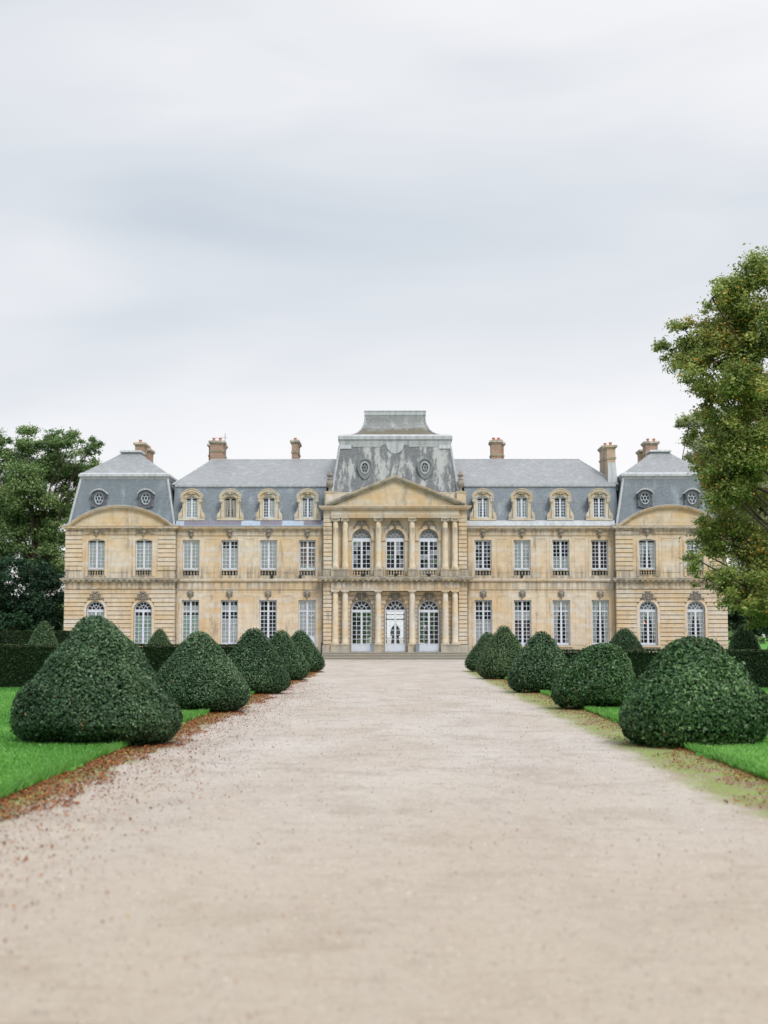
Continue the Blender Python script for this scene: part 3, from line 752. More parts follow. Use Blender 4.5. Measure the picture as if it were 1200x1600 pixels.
# upper entablature + pediment
cornice('entablature', -4.98, 4.98, -0.16, 11.02, [(.12, .02, .02), (.10, .05, .05), (.05, .08, .08), (.30, .02, .02)], depth=YW + .158)
cornice('entablature', -5.58, 5.58, 0.0, 11.0, [(.58, .02, .02)], depth=YW - .002)
cornice('main_cornice', -5.56, 5.56, -0.12, 11.60, [(.06, .04, .12), (.09, .13, .13), (.05, .32, .34), (.08, .34, .40), (.05, .40, .40)], depth=.55, dent=(11.665, 11.745, .1, .28, .10, .22))
mb = MB()
xo, z0, za = 5.45, 11.96, 14.12
mb.poly([(-xo + .5, z0 - .02), (xo - .5, z0 - .02), (0, za - .12)], -0.10, 0.30)
mb.build('pediment', 'stone_ped', CH)
mb = MB(); sl = math.atan2(za - z0, xo)
for s_ in (-1, 1):
    nx, nz = math.sin(sl), math.cos(sl)
    def off(px_, pz, d): return (s_ * (px_ + nx * d), pz + nz * d)
    for (d0, d1, yo) in ((-.16, .02, -.24), (.02, .12, -.46), (.12, .20, -.50)):
        A, B = (xo, z0), (0, za)
        p1 = [off(A[0], A[1], d0), off(A[0], A[1], d1)]; q0 = (0, za + d0 / nz); q1 = (0, za + d1 / nz)
        mb.poly([p1[0], p1[1], q1, q0], yo - (.001 if s_ > 0 else 0), 0.9)
    n = 26
    for i in range(n):
        f = (i + .5) / n; px_, pz = xo * (1 - f), z0 + (za - z0) * f
        c0 = off(px_, pz, -.03); mb.bar((c0[0] - .05, c0[1] - .04), (c0[0] + .05, c0[1] - .04 ), .08, -.40, -.2)
mb.build('raking_cornice', 'stone_grey', CH)
# attic with end pedestals and vases
mb = MB(); mb.box(-4.8, 4.8, 0.45, 0.95, 11.95, 12.95); mb.slab(-4.8, 4.8, .45, .95, 12.95, 13.06, .04, .06); mb.build('attic_parapet', 'stone', CH)
for s_ in (-1, 1):
    mb = MB(); a, c = sorted((s_ * 4.82, s_ * 5.46)); mb.box(a, c, 0.15, 0.85, 11.95, 13.0); mb.slab(a, c, .15, .85, 13.0, 13.1, .05, .07)
    pd = mb.build('vase_pedestal', 'stone', CH)
    mb = MB(); x = s_ * 5.14; z = 13.1
    mb.lathe(x, .5, [(r_, z + h) for r_, h in ((.2, 0), (.2, .08), (.1, .16), (.12, .3), (.24, .42), (.29, .62), (.27, .82), (.16, .92), (.2, .98), (.22, 1.02), (.13, 1.1), (.09, 1.2), (.14, 1.3), (.15, 1.42), (.09, 1.58), (.03, 1.8))], 14)
    for a in range(0, 360, 45): mb.ell(x + .17 * math.cos(R(a)), .5 + .17 * math.sin(R(a)), z + 1.32, .07, .07, .12, 6, 4)
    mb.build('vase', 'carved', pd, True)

# steps
mb = MB()
for i in range(3):
    mb.box(-5.5 - .24 * i, 5.5 + .24 * i, -0.75 - .36 * i, 0.3 if i == 0 else -0.75 - .36 * (i - 1) + .002, 0.0, 0.57 - .19 * i)
mb.box(-4.85, 4.85, .3, YW + .4, 0, .575)
st_ = mb.build('front_steps', 'step', CH)
for i in range(3):
    mb = MB(); mb.box(-5.53 - .24 * i, 5.53 + .24 * i, -0.79 - .36 * i, -0.45 - .36 * i, .525 - .19 * i, .574 - .19 * i); mb.build('step_nosing', 'stone_grey', st_)

# --- wings
YG = 0.80
curt = {
 ('g', -16.05): [('full', 1.1, 3.45, 'green_cloth'), ('full', 3.6, 4.15, 'white_cloth')],
 ('g', -13.0): [('full', 1.1, 3.2, 'white_cloth'), ('full', 3.7, 4.2, 'white_cloth')],
 ('g', -9.96): [], ('g', -6.9): [('full', 1.1, 4.6, 'white_cloth')],
 ('g', 6.9): [('full', 1.1, 3.05, 'white_cloth')],
 ('g', 9.96): [('full', 3.02, 3.7, 'white_cloth'), ('drapes', 1.1, 3.0, 'red_cloth', .5)],
 ('g', 13.0): [('drapes', 1.1, 4.6, 'white_cloth', .42)], ('g', 16.05): [('drapes', 1.1, 4.6, 'white_cloth', .5)],
 ('u', -16.05): [('full', 7.05, 9.35, 'white_cloth')], ('u', -13.0): [('full', 7.05, 8.72, 'white_cloth')],
 ('u', -9.96): [('full', 7.05, 9.35, 'white_cloth')], ('u', -6.9): [('full', 7.4, 9.1, 'brown_board'), ('full', 7.05, 7.35, 'white_cloth')],
 ('u', 6.9): [], ('u', 9.96): [('full', 7.05, 9.35, 'white_cloth')], ('u', 13.0): [('full', 7.05, 8.0, 'white_cloth')],
 ('u', 16.05): [('drapes', 7.05, 9.35, 'red_cloth', .9)],
 ('d', -16.05): [('full', 11.05, 12.9, 'white_cloth')], ('d', -13.0): [('drapes', 11.05, 12.9, 'white_cloth', .6)],
 ('d', -9.96): [('right', 11.05, 12.9, 'white_cloth')], ('d', -6.9): [('drapes', 11.05, 12.9, 'white_cloth', .3)],
 ('d', 6.9): [('drapes', 11.05, 12.9, 'white_cloth', .5)], ('d', 9.96): [('drapes', 11.05, 12.9, 'white_cloth', .7)],
 ('d', 13.0): [('right', 11.05, 12.9, 'grey_board')], ('d', 16.05): [],
}
def sym(s_, a, c): return sorted((s_ * a, s_ * c))
for s_ in (-1, 1):
    x0, x1 = sym(s_, 5.56, 17.25)
    og = [dict(cx=s_ * x, w=1.36, z0=1.08, zt=4.62) for x in WX]
    ou = [dict(cx=s_ * x, w=1.33, z0=6.50, zt=9.33) for x in WX]
    mb = MB()
    wall_band(mb, x0, x1, 0, 5.45, YG, YG + .5, og); wall_band(mb, x0, x1, 5.45, 10.4, YG, YG + .5, ou)
    mb.build('wing_wall', 'stone', CH); mb = MB()
    mb.box(x0 + .003, x1 - .003, 12.6, 12.8, 0, 10.6); mb.build('rear_wall', 'stone', CH)
    mb = MB(); mb.box(x0 + .01, x1 - .01, YG + .5, 12.7, .45, .55); mb.box(x0 + .01, x1 - .01, YG + .5, 12.7, 5.6, 5.75)
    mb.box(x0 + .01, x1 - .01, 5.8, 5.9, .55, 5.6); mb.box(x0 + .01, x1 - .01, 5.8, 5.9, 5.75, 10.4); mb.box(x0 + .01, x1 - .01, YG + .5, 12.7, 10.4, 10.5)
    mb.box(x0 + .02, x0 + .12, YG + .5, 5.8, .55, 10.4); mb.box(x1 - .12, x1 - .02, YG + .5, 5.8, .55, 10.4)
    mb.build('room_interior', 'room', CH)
    # plinth, raised surrounds and panels
    mb = MB()
    mb.box(x0 + .01, x1 - .01, YG - .08, YG + .01, 0, .72); mb.build('plinth', 'stone_grey', CH)
    xs = sorted(s_ * x for x in WX)
    for x in xs:
        for (zb, zt_, hw) in ((1.0, 4.62, .68), (6.44, 9.33, .665)):
            mb = MB(); mb.box(x - hw - .2, x - hw - .002, YG - .03, YG + .01, zb, zt_ + .22); mb.box(x + hw + .002, x + hw + .2, YG - .03, YG + .01, zb, zt_ + .22)
            mb.box(x - hw - .002, x + hw + .002, YG - .03, YG + .01, zt_ + .002, zt_ + .22)
            if zb < 2: mb.box(x - .86, x + .86, YG - .10, YG + .02, .94, 1.07)
            mb.build('window_surround', 'stone', CH)
    for a, c in zip(xs[:-1], xs[1:]):
        for zb, zt_ in ((1.1, 5.0), (6.75, 9.45)):
            p_, q_ = a + 1.08, c - 1.08; mb = MB()
            for bx_ in ((p_, p_ + .05, zb, zt_), (q_ - .05, q_, zb, zt_), (p_ + .05, q_ - .05, zb, zb + .05), (p_ + .05, q_ - .05, zt_ - .05, zt_)):
                mb.box(bx_[0], bx_[1], YG - .028, YG + .01, bx_[2], bx_[3])
            mb.build('wall_panel', 'stone', CH)
    cornice('string_course', x0 + .03, x1 - .03, YG, 5.42, [(.05, .04, .06)], depth=.4)
    cornice('string_cornice', x0 + .03, x1 - .03, YG, 6.0, [(.08, .03, .09), (.06, .12, .12), (.14, .16, .16), (.05, .16, .03)], depth=.4)
    cornice('string_course', x0 + .03, x1 - .03, YG, 9.66, [(.06, .03, .06)], depth=.4)
    cornice('main_cornice', x0 + .03, x1 - .03, YG, 10.08, [(.08, .04, .10), (.08, .14, .20), (.07, .30, .30), (.08, .30, .38)], depth=.5)
    # wall-plate gutter in lead sheets
    mb = MB()
    mb.box(x0 + .01, x1 - .01, YG - .34, YG + .6, 10.39, 10.47)
    mb.hexa([(x0 + .01, YG - .32, 10.47), (x1 - .01, YG - .32, 10.47), (x1 - .01, YG + .5, 10.47), (x0 + .01, YG + .5, 10.47)],
            [(x0 + .01, YG - .05, 10.86), (x1 - .01, YG - .05, 10.86), (x1 - .01, YG + .5, 10.86), (x0 + .01, YG + .5, 10.86)])
    gt = mb.build('lead_gutter', 'lead_light' if s_ < 0 else 'lead', CH)
    if s_ < 0:
        for a, c in ((-16.6, -12.1), (-10.6, -8.9), (-7.2, -5.8)):
            m2 = MB(); m2.hexa([(a, YG - .327, 10.48), (c, YG - .327, 10.48), (c, YG + .4, 10.48), (a, YG + .4, 10.48)],
                               [(a, YG - .056, 10.867), (c, YG - .056, 10.867), (c, YG + .4, 10.867), (a, YG + .4, 10.867)])
            m2.build('lead_sheet', 'lead_purple', gt)
    for x in xs:
        cg = curt[('g', x)]; cu = curt[('u', x)]
        window(CH, x, YG, 1.34, 1.09, 4.61, [(1.2 if x != -6.9 else 1.75, 3.80, 8 if x != -6.9 else 6), (3.80, 4.61, 2)], panel=.11 if x != -6.9 else .66, curtains=cg, sheen=0.5)
        window(CH, x, YG, 1.31, 7.05, 9.32, [(7.05, 9.32, 7)] if x != -6.9 else [(7.05, 8.78, 5), (8.78, 9.32, 1)], curtains=cu, low=6.51, sheen=1.5 if x == 6.9 else .6)
        balustrade(CH, x, YG - .02, 1.33, 6.50, 7.0, 5)
        mask_ornament(CH, x, YG - .04, 5.08, 1.0, 'mask')
        mask_ornament(CH, x, YG - .10, 9.92, 0.95, 'key')
    # mansard
    mb = MB()
    a0, a1 = sym(s_, 5.5, 17.6)
    mb.hexa([(a0, YG + .15, 10.80), (a1, YG + .15, 10.80), (a1, 12.5, 10.80), (a0, 12.5, 10.80)], [(a0, 2.25, 13.62), (a1, 2.25, 13.62), (a1, 11.3, 13.62), (a0, 11.3, 13.62)])
    mb.build('mansard_roof', 'slate', CH)
    mb = MB(); mb.slab(a0, a1, 2.22, 11.33, 13.62, 13.70, .0, .07); mb.box(a0, a1, 2.13, 11.4, 13.70, 13.86)
    mb.build('lead_flashing', 'lead', CH)
    mb = MB()
    b0, b1 = sym(s_, 4.0, 17.85); r0, r1 = sym(s_, 4.0, 15.25)
    mb.hexa([(b0, 2.3, 13.86), (b1, 2.3, 13.86), (b1, 11.2, 13.86), (b0, 11.2, 13.86)], [(r0, 6.78, 16.42), (r1, 6.78, 16.42), (r1, 6.82, 16.42), (r0, 6.82, 16.42)])
    mb.build('upper_roof', 'slate_top', CH)
    mb = MB(); mb.tube([(r0, 6.8, 16.42), (r1, 6.8, 16.42)], .06); mb.tube([(s_ * 15.25, 6.8, 16.42), (s_ * 17.85, 2.3, 13.88)], .05); mb.build('ridge_lead', 'lead', CH)
    # dormers
    for x in xs:
        yd = 0.78; zb = 10.9
        mb = MB()
        dop = [dict(cx=x, w=.95, z0=11.08, zt=12.62, top='seg', rise=.2)]
        wall_band(mb, x - .72, x + .72, zb, 12.95, yd, yd + .35, dop)
        mb.add([(x - .72, yd, zb), (x - .72, 2.6, zb), (x - .72, 2.6, 12.95), (x - .72, yd, 12.95)], [(0, 1, 2, 3)])
        mb.add([(x + .72, yd, zb), (x + .72, 2.6, zb), (x + .72, 2.6, 12.95), (x + .72, yd, 12.95)], [(0, 1, 2, 3)])
        # sill, cap and side consoles
        mb.box(x - 1.05, x + 1.05, yd - .08, yd + .4, zb - .02, zb + .1)
        mb.box(x - .56, x + .56, yd - .06, yd + .05, 11.0, 11.075)
        for q in (-1, 1):
            pts = [(x + q * .765, 11.0), (x + q * 1.04, 11.0), (x + q * 1.06, 11.15), (x + q * 1.0, 11.42), (x + q * .86, 11.58), (x + q * .8, 11.8), (x + q * .765, 11.85)]
            if q > 0: pts = pts[::-1]
            mb.poly(pts, yd - .05, yd + .3)
            mb.ribbon(arc(x + q * .9, 11.2, .03, .03, 0, 360, 12)[:-1], arc(x + q * .9, 11.2, .12, .12, 0, 360, 12)[:-1], yd - .10, yd - .049, True)
            mb.box(x + q * .73 - .16, x + q * .73 + .16, yd - .13, yd + .32, 12.66, 12.76)
            mb.box(x + q * .70 - .1, x + q * .70 + .1, yd - .09, yd + .05, 12.3, 12.66)
            mb.ell(x + q * .78, yd - .06, 12.42, .1, .1, .1); mb.ell(x + q * .78, yd - .05, 12.58, .09, .1, .08)
        o_ = seg_arc(x, .86, 12.76, .58, 20); i_ = seg_arc(x, .70, 12.76, .40, 20)
        mb.ribbon(i_, o_, yd - .14, yd + .35)
        mb.ribbon([(p[0] * .0 + x + (p[0] - x) * .95, 12.5 if False else 12.76) for p in i_], i_, yd - .01, yd + .3)
        o2 = seg_arc(x, .90, 12.80, .60, 20); mb.ribbon(o_, [(p[0], p[1] + .002) for p in o2], yd - .18, yd + .3)
        io = seg_arc(x, .475, 12.62, .2, 12); oo = seg_arc(x, .60, 12.62, .27, 12)
        mb.ribbon(io, oo, yd - .04, yd + .01)
        dm = mb.build('dormer', 'stone_pale', CH)
        rf = MB(); t_ = seg_arc(x, .80, 12.8, .5, 12); rf.ribbon([(p[0], p[1] - .05) for p in t_], t_, yd + .36, 3.3)
        rf.build('dormer_roof', 'lead', dm)
        og_ = MB()
        og_.ell(x, yd - .13, 13.08, .3, .06, .05); og_.ell(x, yd - .13, 12.98, .12, .07, .09)
        for q in (-1, 1): og_.ell(x + q * .22, yd - .12, 13.0, .12, .05, .05)
        og_.build('carved_ornament', 'stone_grey', dm, True)
        # window straight under the dormer
        fr = window(dm, x, yd - .02, .94, 11.09, 12.62, [(11.09, 12.62, 6)], top='seg', rise=.19, curtains=(), sheen=.6,
                    paint='paint_old' if x == -13.0 else 'paint')
        for ch in list(fr.children): ch.parent = dm; ch.name = 'window_frame'
        fr.name = 'window_pane'
        for cu_ in curt[('d', x)]:
            tmp = window(dm, x, yd - .02, .94, 11.09, 12.62, [(11.09, 12.62, 6)], curtains=[cu_])
            for ch in list(tmp.children):
                if ch.name.startswith('curtain'): ch.parent = dm
                else: bpy.data.objects.remove(ch)
            bpy.data.objects.remove(tmp)
        ib = MB(); ib.box(x - .74, x + .74, 1.9, 1.95, 11, 12.9); ib.build('dormer_back', 'room', dm)

# --- end pavilions
for s_ in (-1, 1):
    pc = s_ * 21.5; x0, x1 = pc - 4.25, pc + 4.25
    wx = [pc - 1.85, pc + 1.85]
    og = [dict(cx=x, w=1.42, z0=1.08, zt=3.82, top='round') for x in wx]
    ou = [dict(cx=x, w=1.33, z0=6.50, zt=9.22, top='seg', rise=.13) for x in wx]
    mb = MB()
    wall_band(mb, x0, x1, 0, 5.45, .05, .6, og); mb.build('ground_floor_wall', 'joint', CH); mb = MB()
    wall_band(mb, x0, x1, 5.45, 10.4, .05, .6, ou)
    for xx in (x0, x1): mb.add([(xx, .05, 0), (xx, 9, 0), (xx, 9, 10.6), (xx, .05, 10.6)], [(0, 1, 2, 3)])
    mb.add([(x0, 9, 0), (x1, 9, 0), (x1, 9, 10.6), (x0, 9, 10.6)], [(0, 1, 2, 3)])
    mb.build('pavilion_wall', 'stone', CH)
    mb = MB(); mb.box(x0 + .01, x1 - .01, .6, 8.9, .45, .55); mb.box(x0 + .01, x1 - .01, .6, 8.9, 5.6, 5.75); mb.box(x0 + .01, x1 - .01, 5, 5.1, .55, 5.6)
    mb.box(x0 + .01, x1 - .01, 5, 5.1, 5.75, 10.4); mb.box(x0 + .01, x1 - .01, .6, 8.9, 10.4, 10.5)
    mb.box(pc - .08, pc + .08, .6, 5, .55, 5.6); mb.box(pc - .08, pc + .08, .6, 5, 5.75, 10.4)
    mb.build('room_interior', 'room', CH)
    mb = MB()
    rustic(mb, x0 + .0, x1 - .0, .78, 5.42, .05, og, trim=.2)
    mb.box(x0 - .05, x1 + .05, -.06, .06, 0, .72)
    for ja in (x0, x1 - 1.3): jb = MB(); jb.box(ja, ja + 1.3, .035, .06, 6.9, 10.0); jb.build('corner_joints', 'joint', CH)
    for xe in (x0 + .75, x1 - .75):
        rustic(mb, xe - .75, xe + .55 if xe < pc else xe + .75, 6.9, 10.0, .05) if xe < pc else rustic(mb, xe - .55, xe + .75, 6.9, 10.0, .05)
    # side face rustication
    for (xs_, sg) in ((x0, -1), (x1, 1)):
        n = 14
        for i in range(n):
            z = .78 + i * 4.64 / n; a, c = sorted((xs_ + sg * .05, xs_ - sg * .01)); mb.box(a, c, .0, 9, z + .025, z + 4.64 / n - .025)
        for i in range(9):
            z = 6.9 + i * 3.1 / 9; a, c = sorted((xs_ + sg * .05, xs_ - sg * .01)); mb.box(a, c, .0, 9, z + .025, z + 3.1 / 9 - .025)
    mb.build('pavilion_rustication', 'stone_lower', CH)
    for x in wx:
        mb = MB(); mb.ribbon(arc(x, 3.82, .712, .712), arc(x, 3.82, .92, .92), -.01, .06)
        for q in (-1, 1):
            a, c = sorted((x + q * .712, x + q * .92)); mb.box(a, c, -.01, .06, .9, 3.82)
        mb.box(x - .92, x + .92, -.04, .06, .94, 1.07); mb.build('window_surround', 'stone', CH); mb = MB()
        for q in (-1, 1):
            a, c = sorted((x + q * .667, x + q * .85)); mb.box(a, c, .0, .06, 6.44, 9.22)
        mb.ribbon(seg_arc(x, .667, 9.22, .13), seg_arc(x, .85, 9.22, .38), .0, .06)
        mb.build('window_surround', 'stone', CH)
    mb = MB()
    for zb, zt_, hw in ((6.75, 9.45, .72),):
        for bx_ in ((pc - hw, pc - hw + .05, zb, zt_), (pc + hw - .05, pc + hw, zb, zt_), (pc - hw + .05, pc + hw - .05, zb, zb + .05), (pc - hw + .05, pc + hw - .05, zt_ - .05, zt_)):
            mb.box(bx_[0], bx_[1], .02, .06, bx_[2], bx_[3])
        for bx_ in ((pc - .95, pc - .91, zb - .2, zt_ + .15), (pc + .91, pc + .95, zb - .2, zt_ + .15)): mb.box(bx_[0], bx_[1], .02, .06, bx_[2], bx_[3])
    mb.build('wall_panel', 'stone', CH)
    for i, x in enumerate(wx):
        if s_ < 0:
            cg = [[('full', 1.1, 3.75, 'white_cloth')], [('full', 1.1, 3.38, 'green_cloth')]][i]; cu = [[('full', 7.05, 9.3, 'white_cloth')], [('full', 7.05, 9.3, 'white_cloth')]][i]
        else:
            cg = [('drapes', 1.1, 3.75, 'white_cloth', .3), ('full', 3.8, 4.5, 'grey_board')]; cu = [[('drapes', 7.05, 9.3, 'white_cloth', .55)], [('drapes', 7.05, 9.3, 'white_cloth', .45)]][i]
        window(CH, x, .05, 1.40, 1.09, 3.76, [(1.2, 3.76, 8)], top='round', fan=3.82, panel=.11, curtains=cg, sheen=.5)
        window(CH, x, .05, 1.31, 7.05, 9.22, [(7.05, 9.22, 7)], top='seg', rise=.12, curtains=cu, low=6.51, sheen=.6)
        balustrade(CH, x, .0, 1.33, 6.50, 7.0, 6)
        mask_ornament(CH, x, .0, 4.92, 1.0, 'cartouche')
        mask_ornament(CH, x, -.04, 9.9, .9, 'shell')
    ent = cornice('entablature', x0, x1, 0.04, 5.43, [(.05, .05, .09), (.50, .03, .03)], depth=8.9, back=.02)
    for i in range(11): triglyph(x0 + .25 + (x1 - x0 - .5) * i / 10, .01, 5.5, 5.95, ent)
    cornice('string_cornice', x0, x1, 0.0, 5.985, [(.07, .06, .12), (.10, .13, .13), (.04, .34, .34), (.09, .34, .38), (.05, .38, .1)], depth=8.9, dent=(6.055, 6.155, .1, .30, .2, .42), mat='stone_grey', back=.03)
    cornice('pedestal_course', x0, x1, 0.0, 6.335, [(.16, .1, .1), (.4, .06, .06)], depth=.05) if False else None
    cornice('string_course', x0, x1, 0.03, 9.72, [(.05, .04, .07)], depth=8.9)
    cornice('main_cornice', x0, x1, 0.03, 10.08, [(.07, .05, .12), (.07, .16, .2), (.08, .3, .3), (.08, .3, .36)], depth=8.9)
    # segmental pediment
    mb = MB(); base = seg_arc(pc, 3.8, 10.36, 1.36, 28)
    mb.ribbon([(p[0], 10.36) for p in base], base, -.02, .5); mb.build('pediment', 'stone_ped', CH)
    mb = MB()
    for (i_, o_, yo) in (((3.78, 1.32), (3.92, 1.44), -.12), ((3.92, 1.44), (4.05, 1.54), -.30), ((4.05, 1.54), (4.14, 1.60), -.36)):
        mb.ribbon(seg_arc(pc, i_[0], 10.38, i_[1], 28), seg_arc(pc, o_[0], 10.38, o_[1], 28), yo, .62)
    mb.build('arched_cornice', 'stone_ped', CH)
    mb = MB(); mb.ribbon(seg_arc(pc, 4.145, 10.38, 1.602, 28), seg_arc(pc, 4.19, 10.38, 1.65, 28), -.38, .66)
    mb.box(x0 - .32, x1 + .32, .35, 9.2, 10.39, 10.55)
    mb.build('lead_capping', 'lead', CH)
    # mansard
    mb = MB()
    mb.hexa([(x0 + .1, .45, 10.5), (x1 - .1, .45, 10.5), (x1 - .1, 9.0, 10.5), (x0 + .1, 9.0, 10.5)], [(x0 + .8, 1.3, 14.2), (x1 - .8, 1.3, 14.2), (x1 - .8, 8.1, 14.2), (x0 + .8, 8.1, 14.2)])
    mb.build('mansard_roof', 'slate', CH)
    mb = MB()
    for xa, xb in ((x0 + .1, x0 + .8), (x1 - .1, x1 - .8)):
        mb.tube([(xa, .45, 10.5), (xb, 1.3, 14.2)], .10)
    mb.slab(x0 + .8, x1 - .8, 1.3, 8.1, 14.2, 14.42, .02, .10); mb.slab(x0 + .8, x1 - .8, 1.3, 8.1, 14.42, 14.60, .18, .16); mb.slab(x0 + .8, x1 - .8, 1.3, 8.1, 14.60, 14.72, .12, .0)
    mb.build('lead_moulding', 'lead', CH)
    mb = MB()
    mb.hexa([(x0 + .85, 1.35, 14.70), (x1 - .85, 1.35, 14.70), (x1 - .85, 8.05, 14.70), (x0 + .85, 8.05, 14.70)],
            [(pc - 1.5, 3.3, 16.05), (pc + 1.5, 3.3, 16.05), (pc + 1.5, 6.1, 16.05), (pc - 1.5, 6.1, 16.05)])
    mb.hexa([(pc - 1.5, 3.3, 16.05), (pc + 1.5, 3.3, 16.05), (pc + 1.5, 6.1, 16.05), (pc - 1.5, 6.1, 16.05)],
            [(pc - .72, 3.95, 16.62), (pc + .72, 3.95, 16.62), (pc + .72, 5.45, 16.62), (pc - .72, 5.45, 16.62)])
    mb.build('upper_roof', 'slate_top', CH)
    mb = MB(); mb.slab(pc - .7, pc + .7, 3.95, 5.45, 16.6, 16.7, .02, .18); mb.slab(pc - .7, pc + .7, 3.95, 5.45, 16.7, 16.84, .2, .14)
    mb.build('roof_cap', 'lead', CH)
    for x in wx:      # oculus dormers
        mb = MB(); zc_ = 12.62; n = 32; yo = .62
        inn = [(x + .36 * math.cos(2 * math.pi * k / n), zc_ + .48 * math.sin(2 * math.pi * k / n)) for k in range(n)]
        out = []
        for k in range(n):
            a = 2 * math.pi * k / n; cs, sn = math.cos(a), math.sin(a)
            h = .50 if sn > -.2 else .60
            sc_ = min(h / max(abs(cs), 1e-3), (.66 if sn > 0 else .78) / max(abs(sn), 1e-3)); sc_ = min(sc_, .80)
            out.append((x + sc_ * cs, zc_ + sc_ * sn))
        mb.ribbon(inn, out, yo, yo + 1.0, True)
        mb.ribbon(inn, [(x + (p[0] - x) * 1.2, zc_ + (p[1] - zc_) * 1.15) for p in inn], yo - .05, yo + .02, True)
        for q in (-1, 1): mb.ell(x + q * .52, yo, zc_ - .62, .12, .1, .12); mb.ell(x + q * .5, yo, zc_ + .2, .06, .08, .25)
        oc = mb.build('oculus_dormer', 'lead_dark', CH)
        mb = MB(); o_ = seg_arc(x, .66, zc_ + .36, .42, 16); i_ = seg_arc(x, .62, zc_ + .34, .32, 16); mb.ribbon(i_, o_, yo - .16, yo + 1.2)
        for q in (-1, 1): mb.ell(x + q * .66, yo + .0, zc_ + .36, .09, .14, .06)
        mb.build('hood', 'lead', oc)
        fr = MB()
        fr.ribbon([(x + (p[0] - x) * .84, zc_ + (p[1] - zc_) * .86) for p in inn], [(x + (p[0] - x) * .99, zc_ + (p[1] - zc_) * .99) for p in inn], yo + .06, yo + .12, True)
        e8 = [(x + .14 * math.cos(2 * math.pi * k / 16), zc_ + .19 * math.sin(2 * math.pi * k / 16)) for k in range(16)]
        fr.ribbon([(x + (p[0] - x) * .72, zc_ + (p[1] - zc_) * .78) for p in e8], e8, yo + .07, yo + .11, True)
        for a in range(30, 390, 60): fr.bar((x + .14 * math.cos(R(a)), zc_ + .19 * math.sin(R(a))), (x + .32 * math.cos(R(a)), zc_ + .43 * math.sin(R(a))), .035, yo + .073, yo + .107)
        fr.build('window_frame', 'paint', oc)
        g = MB(); g.poly(inn, yo + .115, yo + .13); gm = g.build('window_pane', 'glass', oc)
        g = MB(); g.poly(inn, yo + .6, yo + .63); g.build('oculus_back', 'room', oc)

# --- centre roof
mb = MB()
mb.hexa([(-5.02, 1.0, 12.9), (5.02, 1.0, 12.9), (5.02, 12.6, 12.9), (-5.02, 12.6, 12.9)], [(-4.42, 2.0, 17.0), (4.42, 2.0, 17.0), (4.42, 11.2, 17.0), (-4.42, 11.2, 17.0)])
mb.build('mansard_roof', 'slate_mid', CH)
mb = MB()
for s_ in (-1, 1): mb.tube([(s_ * 5.02, 1.0, 12.9), (s_ * 4.42, 2.0, 17.0)], .10)
mb.slab(-4.42, 4.42, 2.0, 11.2, 17.0, 17.45, .02, .07); mb.slab(-4.42, 4.42, 2.0, 11.2, 17.45, 17.72, .15, .15); mb.slab(-4.42, 4.42, 2.0, 11.2, 17.72, 17.86, .15, .0)
mb.build('lead_moulding', 'lead', CH)
mb = MB()          # lead apron and stepped flashing
mb.poly([(-.72, 17.2), (-.70, 16.95), (-.58, 16.62), (-.32, 16.38), (0, 16.28), (.32, 16.38), (.58, 16.62), (.70, 16.95), (.72, 17.2)], 1.80, 2.3)
for s_ in (-1, 1):
    a, c = sorted((s_ * 1.1, s_ * 3.4)); mb.hexa([(a, 1.93, 16.88), (c, 1.93, 16.88), (c, 2.2, 16.88), (a, 2.2, 16.88)], [(a, 1.95, 16.98), (c, 1.95, 16.98), (c, 2.2, 16.98), (a, 2.2, 16.98)])
    a, c = sorted((s_ * 3.5, s_ * 4.44)); mb.hexa([(a, 1.86, 16.7), (c, 1.86, 16.7), (c, 2.2, 16.7), (a, 2.2, 16.7)], [(a, 1.93, 17.02), (c, 1.93, 17.02), (c, 2.2, 17.02), (a, 2.2, 17.02)])
mb.build('lead_apron', 'lead', CH)
mb = MB()
prof = [(3.75, 17.84), (3.42, 17.98), (3.08, 18.2), (2.82, 18.48), (2.62, 18.85), (2.50, 19.2), (2.44, 19.62)]
yf_, yb_ = 4.6, 8.6
rings = [(-h, h, yf_ - (h - 2.44) * 1.6, yb_ + (h - 2.44) * 1.6, z) for h, z in prof]
for (a, c, d, e, z), (a2, c2, d2, e2, z2) in zip(rings[:-1], rings[1:]):
    mb.hexa([(a, d, z), (c, d, z), (c, e, z), (a, e, z)], [(a2, d2, z2), (c2, d2, z2), (c2, e2, z2), (a2, e2, z2)])
mb.build('upper_roof', 'slate_moss', CH)
mb = MB()
for s_ in (-1, 1): mb.tube([(s_ * h, yf_ - (h - 2.44) * 1.6, z + .02) for h, z in prof], .07)
mb.slab(-2.42, 2.42, yf_, yb_, 19.6, 19.75, .0, .05); mb.slab(-2.42, 2.42, yf_, yb_, 19.75, 19.83, .06, .10); mb.slab(-2.42, 2.42, yf_, yb_, 19.83, 20.12, .09, .07)
mb.slab(-2.42, 2.42, yf_, yb_, 20.12, 20.20, .11, .09)
mb.poly([(-.45, 20.2), (.5, 20.2), (.42, 20.3), (.2, 20.36), (-.15, 20.36), (-.38, 20.3)], 6.0, 7.2)
mb.build('roof_cap', 'lead', CH)
